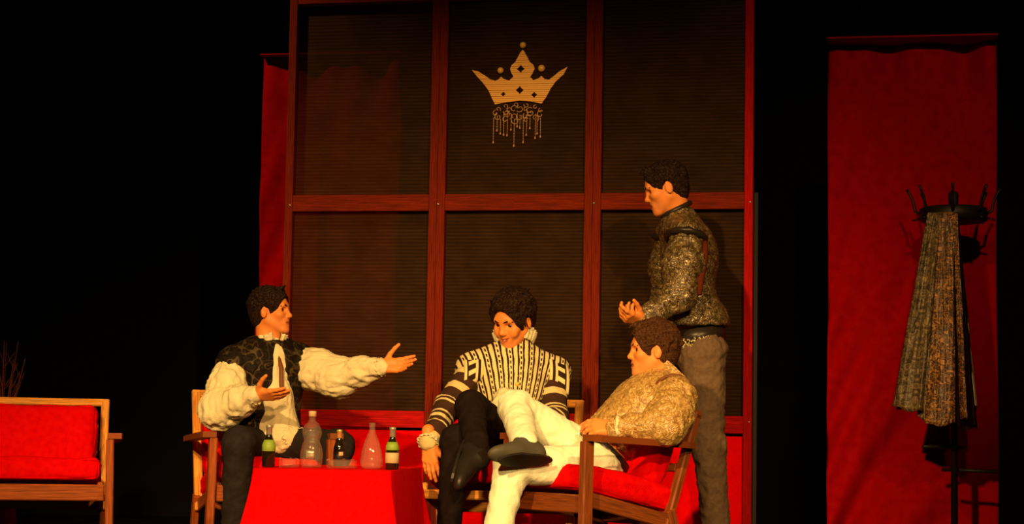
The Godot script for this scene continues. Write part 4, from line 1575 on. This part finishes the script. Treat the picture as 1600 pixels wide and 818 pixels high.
func banner(label: String, c: Vector3, turn: float, w: float, y0: float, y1: float, sd: int, deep := 0.24) -> void:
	var o := thing("banner", label, "banner", c, turn)
	var nz := noise(sd, 1.0, 2)
	var st := begin(true)
	var surf := func(u: float, v: float) -> Vector3:
		var x := (u - 0.5) * w
		var y := lerpf(y0, y1, v)
		var low := pow(1.0 - v, 1.5)
		var z := 0.010 * sin(u * 21.0 + 1.2 * nz.get_noise_1d(v * 1.5)) * (0.35 + 0.65 * v) + 0.014 * nz.get_noise_2d(u * 3.0, v * 1.2)
		# slack folds that swing down from the left edge
		var s := v * 3.2 + pow(1.0 - u, 2.0) * 1.35 - 0.35
		z += 0.050 * low * (1.0 - u * 0.75) * sin(s * 6.5) + 0.026 * low * sin(s * 14.0 + 1.0) * (1.0 - u)
		z += (0.030 * sin(u * 15.0 - 0.6) + 0.016 * sin(u * 27.0 + 1.0)) * smoothstep(0.86, 0.955, v)
		return Vector3(x * (1.0 + 0.008 * sin(v * 9.0)), y, z)
	sheet(st, surf, 60, 110, 0.003)
	obj("cloth", st, M.banner, o)
	st = begin()
	bx(st, Transform3D(Basis(), Vector3(0, y1 + 0.004, deep * 0.5 - 0.05)), Vector3(w + 0.002, 0.009, deep), 0.003)
	obj("batten", st, M.banner, o)
	st = begin(true)
	tube(st, [Vector3(-w * 0.5, y0 + 0.004, 0.0), Vector3(w * 0.5, y0 + 0.004, 0.0)], [0.010, 0.010], 8)
	obj("hem_rod", st, M.banner, o)
	for s in [-1.0, 1.0]:
		st = begin(true)
		tube(st, [Vector3(s * w * 0.3, y1 + 0.01, 0.05), Vector3(s * w * 0.3, 6.0, 0.05)], [0.002, 0.002], 5)
		obj("hanging_wire", st, M.rack, o)

func coat_rack() -> void:
	var c := at(1491, 700, 9.15)
	c.y = 0.0
	var o := thing("coat_rack", "dark coat stand with upturned hooks, hung with a brocade robe", "coat rack", c)
	var st := begin(true)
	lathe(st, [Vector2(0, 0.02), Vector2(0.017, 0.02), Vector2(0.017, 1.70), Vector2(0.022, 1.72), Vector2(0.026, 1.80), Vector2(0.020, 1.815), Vector2(0, 1.82)], Transform3D(), 18)
	obj("pole", st, M.rack, o)
	st = begin(true)
	lathe(st, [Vector2(0.02, 1.665), Vector2(0.155, 1.665), Vector2(0.165, 1.672), Vector2(0.165, 1.728), Vector2(0.155, 1.735), Vector2(0.02, 1.735)], Transform3D(), 36)
	obj("collar_disc", st, M.rack, o)
	for k in 8:
		var a := TAU * k / 8.0 + 0.25
		var d := Vector3(cos(a), 0, sin(a))
		st = begin(true)
		tube(st, [d * 0.155 + Vector3.UP * 1.70, d * 0.185 + Vector3.UP * 1.72, d * 0.195 + Vector3.UP * 1.77, d * 0.215 + Vector3.UP * 1.81, d * 0.225 + Vector3.UP * 1.83], [0.008, 0.008, 0.007, 0.007, 0.008], 7)
		obj("hook", st, M.rack, o)
		st = begin(true)
		tube(st, [d * 0.16 + Vector3.UP * 1.685, d * 0.20 + Vector3.UP * 1.672], [0.006, 0.005], 6)
		obj("peg", st, M.rack, o)
	for r in [[0.555, -0.165, 0.055, 0.06], [0.443, -0.05, 0.195, -0.05]]:
		st = begin(true)
		tube(st, [Vector3(r[1], r[0], r[3]), Vector3(r[2], r[0] - 0.003, -r[3])], [0.009, 0.009], 8)
		obj("cross_rod", st, M.rack, o)
	for k in 4:
		var a := TAU * k / 4.0 + 0.5
		var d := Vector3(cos(a), 0, sin(a))
		st = begin(true)
		tube(st, [d * 0.01 + Vector3.UP * 0.16, d * 0.14 + Vector3.UP * 0.07, d * 0.26 + Vector3.UP * 0.014], [0.014, 0.013, 0.013], 8)
		obj("foot", st, M.rack, o)
	robe(c)

func drape(o: Node3D, called: String, tl: Vector3, tr: Vector3, bl: Vector3, br: Vector3, folds: float, amp: float, ph: float, m: Material) -> void:
	var st := begin(true)
	var nz := noise(int(ph * 10.0) + 3, 1.0, 2)
	sheet(st, func(u: float, v: float) -> Vector3:
		var t := 1.0 - v
		var e := pow(t, 1.12)
		var a := tl.lerp(bl, e)
		var b := tr.lerp(br, e)
		var p := a.lerp(b, u)
		p.z += amp * (0.35 + 0.65 * t) * sin(u * folds * TAU + ph) + 0.010 * nz.get_noise_2d(u * 4.0, v * 3.0)
		p.z += 0.05 * t * sin(u * PI)
		p.y += 0.008 * sin(u * folds * TAU + ph) * t
		return p, 48, 60, 0.006)
	obj(called, st, m, o)

func robe(c: Vector3) -> void:
	var o := thing("robe", "long gold and grey brocade robe hanging from the coat stand", "robe", c)
	var loc := func(px: float, py: float, d: float) -> Vector3: return at(px, py, d) - c
	drape(o, "grey_panel", loc.call(1449, 332, 8.985), loc.call(1474, 331, 8.965), loc.call(1394, 636, 8.97), loc.call(1447, 646, 8.93), 1.6, 0.022, 0.4, M.robe)
	drape(o, "grey_fold", loc.call(1464, 332, 8.975), loc.call(1480, 331, 8.96), loc.call(1432, 652, 8.95), loc.call(1462, 660, 8.90), 1.0, 0.018, 2.0, M.robe)
	drape(o, "gold_trim_panel", loc.call(1468, 331, 8.965), loc.call(1490, 331, 8.955), loc.call(1444, 664, 8.90), loc.call(1492, 662, 8.87), 1.2, 0.014, 1.0, M.robe_gold)
	drape(o, "dark_panel", loc.call(1486, 331, 8.985), loc.call(1497, 332, 8.98), loc.call(1486, 668, 8.93), loc.call(1528, 670, 8.98), 1.5, 0.016, 0.2, M.robe_dark)
	drape(o, "gold_edge", loc.call(1489, 333, 8.95), loc.call(1495, 333, 8.95), loc.call(1500, 655, 8.86), loc.call(1512, 655, 8.87), 0.6, 0.006, 0.2, M.robe_gold)
	drape(o, "white_lining", loc.call(1504, 470, 8.985), loc.call(1508, 470, 9.0), loc.call(1508, 634, 8.985), loc.call(1528, 632, 9.01), 0.5, 0.006, 1.4, M.cream)
	drape(o, "robe_back", loc.call(1452, 335, 9.06), loc.call(1498, 335, 9.06), loc.call(1400, 640, 9.08), loc.call(1526, 640, 9.08), 2.5, 0.02, 0.0, M.robe_dark)

func twigs() -> void:
	var c := at(4, 640, 9.85)
	c.y = 0.0
	var o := thing("potted_twigs", "dry reddish twigs in a pot standing behind the sofa", "plant", c)
	var st := begin(true)
	lathe(st, [Vector2(0, 0), Vector2(0.10, 0), Vector2(0.14, 0.20), Vector2(0.13, 0.42), Vector2(0.11, 0.44), Vector2(0.10, 0.42), Vector2(0, 0.40)], Transform3D(), 24)
	obj("pot", st, M.clay, o)
	rng.seed = 5
	for k in 12:
		var a := rng.randf_range(-1.3, 1.1)
		var h := rng.randf_range(0.72, 0.98) if k > 2 else 1.02
		var tip := Vector3(sin(a) * 0.11, h, rng.randf_range(-0.06, 0.06))
		st = begin(true)
		tube(st, [Vector3(sin(a) * 0.02, 0.40, 0), Vector3(sin(a) * 0.045, 0.65, tip.z * 0.5), tip], [0.005, 0.004, 0.0022], 6)
		for j in 2:
			var b := Vector3(sin(a) * 0.045, 0.65, tip.z * 0.5).lerp(tip, 0.3 + 0.3 * j)
			tube(st, [b, b + Vector3(rng.randf_range(-0.05, 0.06), 0.09, 0.0)], [0.003, 0.0018], 5)
		obj("twig", st, M.twig, o)
	var p := thing("red_box", "low red cloth-covered block on the floor behind the sofa", "box", Vector3(at(-30, 640, 9.40).x, 0, -9.40), 0.15)
	var q := cushion(Vector3(0.36, 0.26, 0.32), 0.03, 0.01, 44)
	q.generate_normals()
	var mi := node("body", q.commit(), M.banner, p)
	mi.position.y = 0.13
	st = begin()
	bx(st, Transform3D(Basis(), Vector3(0, 0.268, 0)), Vector3(0.37, 0.02, 0.33), 0.006)
	obj("lid", st, M.banner, p)

func shell() -> void:
	var st := begin()
	bx(st, Transform3D(Basis(), Vector3(0, -0.1, -5.0)), Vector3(13.2, 0.2, 14.6), 0.001)
	struct("floor", st, M.floor)
	st = begin()
	bx(st, Transform3D(Basis(), Vector3(0, 6.1, -5.0)), Vector3(13.2, 0.2, 14.6), 0.001)
	struct("ceiling", st, M.black)
	for w in [["wall_back", Vector3(0, 3, -12.2), Vector3(13.2, 6, 0.2)], ["wall_front", Vector3(0, 3, 2.2), Vector3(13.2, 6, 0.2)], ["wall_left", Vector3(-6.5, 3, -5), Vector3(0.2, 6, 14.2)], ["wall_right", Vector3(6.5, 3, -5), Vector3(0.2, 6, 14.2)]]:
		st = begin()
		bx(st, Transform3D(Basis(), w[1]), w[2], 0.001)
		struct(w[0], st, M.black)

func spot(called: String, from: Vector3, to: Vector3, half: float, energy: float, c: Color, size := 0.12) -> void:
	var l := SpotLight3D.new()
	l.name = called
	add_child(l)
	l.position = from
	l.look_at_from_position(from, to, Vector3.UP)
	l.spot_angle = half
	l.spot_angle_attenuation = 1.0
	l.spot_range = 30.0
	l.spot_attenuation = 2.0
	l.light_energy = energy
	l.light_color = c
	l.light_size = size
	l.shadow_enabled = true

func _ready() -> void:
	# camera: low in the audience, a long lens tipped up a little and not quite level
	cam = Camera3D.new()
	cam.name = "camera"
	cam.fov = rad_to_deg(2.0 * atan(409.0 / FOCAL))
	cam.near = 0.1
	cam.far = 60.0
	cam.transform = Transform3D(Basis(Vector3.RIGHT, atan(256.0 / FOCAL)) * Basis(Vector3.BACK, deg_to_rad(1.0)), Vector3(0, 0.62, 0))
	add_child(cam)
	var we := WorldEnvironment.new()
	we.name = "environment"
	var env := Environment.new()
	env.background_mode = Environment.BG_COLOR
	env.background_color = Color.BLACK
	env.tonemap_mode = Environment.TONE_MAPPER_LINEAR
	env.tonemap_exposure = 1.0
	env.sdfgi_enabled = true
	env.ssao_enabled = true
	env.ssil_enabled = true
	we.environment = env
	add_child(we)
	# stage lanterns in the house, warm and dimmed
	var warm := lin(1.0, 0.58, 0.19)
	spot("key_lantern", Vector3(-2.6, 4.7, 0.6), Vector3(-0.15, 0.55, -8.1), 15.6, 100.0, warm)
	spot("fill_lantern", Vector3(2.4, 4.4, 0.6), Vector3(-0.05, 0.55, -8.1), 15.2, 62.0, warm)
	spot("front_lantern", Vector3(0.3, 2.5, 1.2), Vector3(0.0, 0.25, -8.6), 11.0, 40.0, warm)
	spot("sofa_lantern", Vector3(-3.6, 4.6, 0.4), Vector3(-2.25, 0.35, -8.7), 7.5, 80.0, warm)
	spot("banner_lantern", Vector3(0.7, 4.6, 0.8), Vector3(2.15, 2.0, -9.5), 9.5, 27.0, warm)
	spot("emblem_lantern", Vector3(-0.4, 4.9, 0.2), Vector3(0.03, 2.40, -9.5), 2.4, 9.0, warm)
	spot("upstage_lantern", Vector3(-3.2, 4.9, -8.6), Vector3(-1.15, 1.4, -10.4), 24.0, 10.0, warm)
	materials()
	shell()
	scrim_flat()
	banner("tall dark red banner hanging behind the coat stand", Vector3(2.08, 0, -9.62), deg_to_rad(-11.0), 0.862, 0.122, 2.655, 3)
	banner("dark red banner half hidden behind the gauze frame", Vector3(-1.04, 0, -10.45), deg_to_rad(-11.0), 0.82, 0.122, 2.70, 4, 0.13)
	var tones := [M.wood, M.wood_light, M.wood]
	easy_chair("sofa", "wide red-cushioned wooden sofa at the left, nobody on it", "sofa", Vector3(-2.560, 0, -8.77), deg_to_rad(12.0), 1.34, 0.742, true, "red-cushioned wooden seats", tones, 0.037)
	easy_chair("armchair", "wooden armchair with red cushions under the man in the black vest", "armchair", Vector3(-1.165, 0, -8.72), deg_to_rad(19.0), 0.54, 0.775, true, "red-cushioned wooden seats", [M.wood, M.wood_light, M.wood_dark], 0.02)
	easy_chair("lounge_chair", "armless wooden chair with red cushions under the man in stripes", "chair", Vector3(-0.03, 0, -8.42), deg_to_rad(-8.0), 0.68, 0.735, false, "red-cushioned wooden seats", [M.wood_light, M.wood_light, M.wood])
	easy_chair("armchair", "dark wooden armchair seen from its side, under the reclining man", "armchair", Vector3(0.387, 0, -7.727), deg_to_rad(-51.0), 0.48, 0.685, true, "red-cushioned wooden seats", [M.wood_dark, M.wood_dark, M.wood_dark], 0.0, 0.90)
	table_and_bottles()
	man_in_vest()
	man_in_stripes()
	man_reclining()
	man_standing()
	coat_rack()
	twigs()
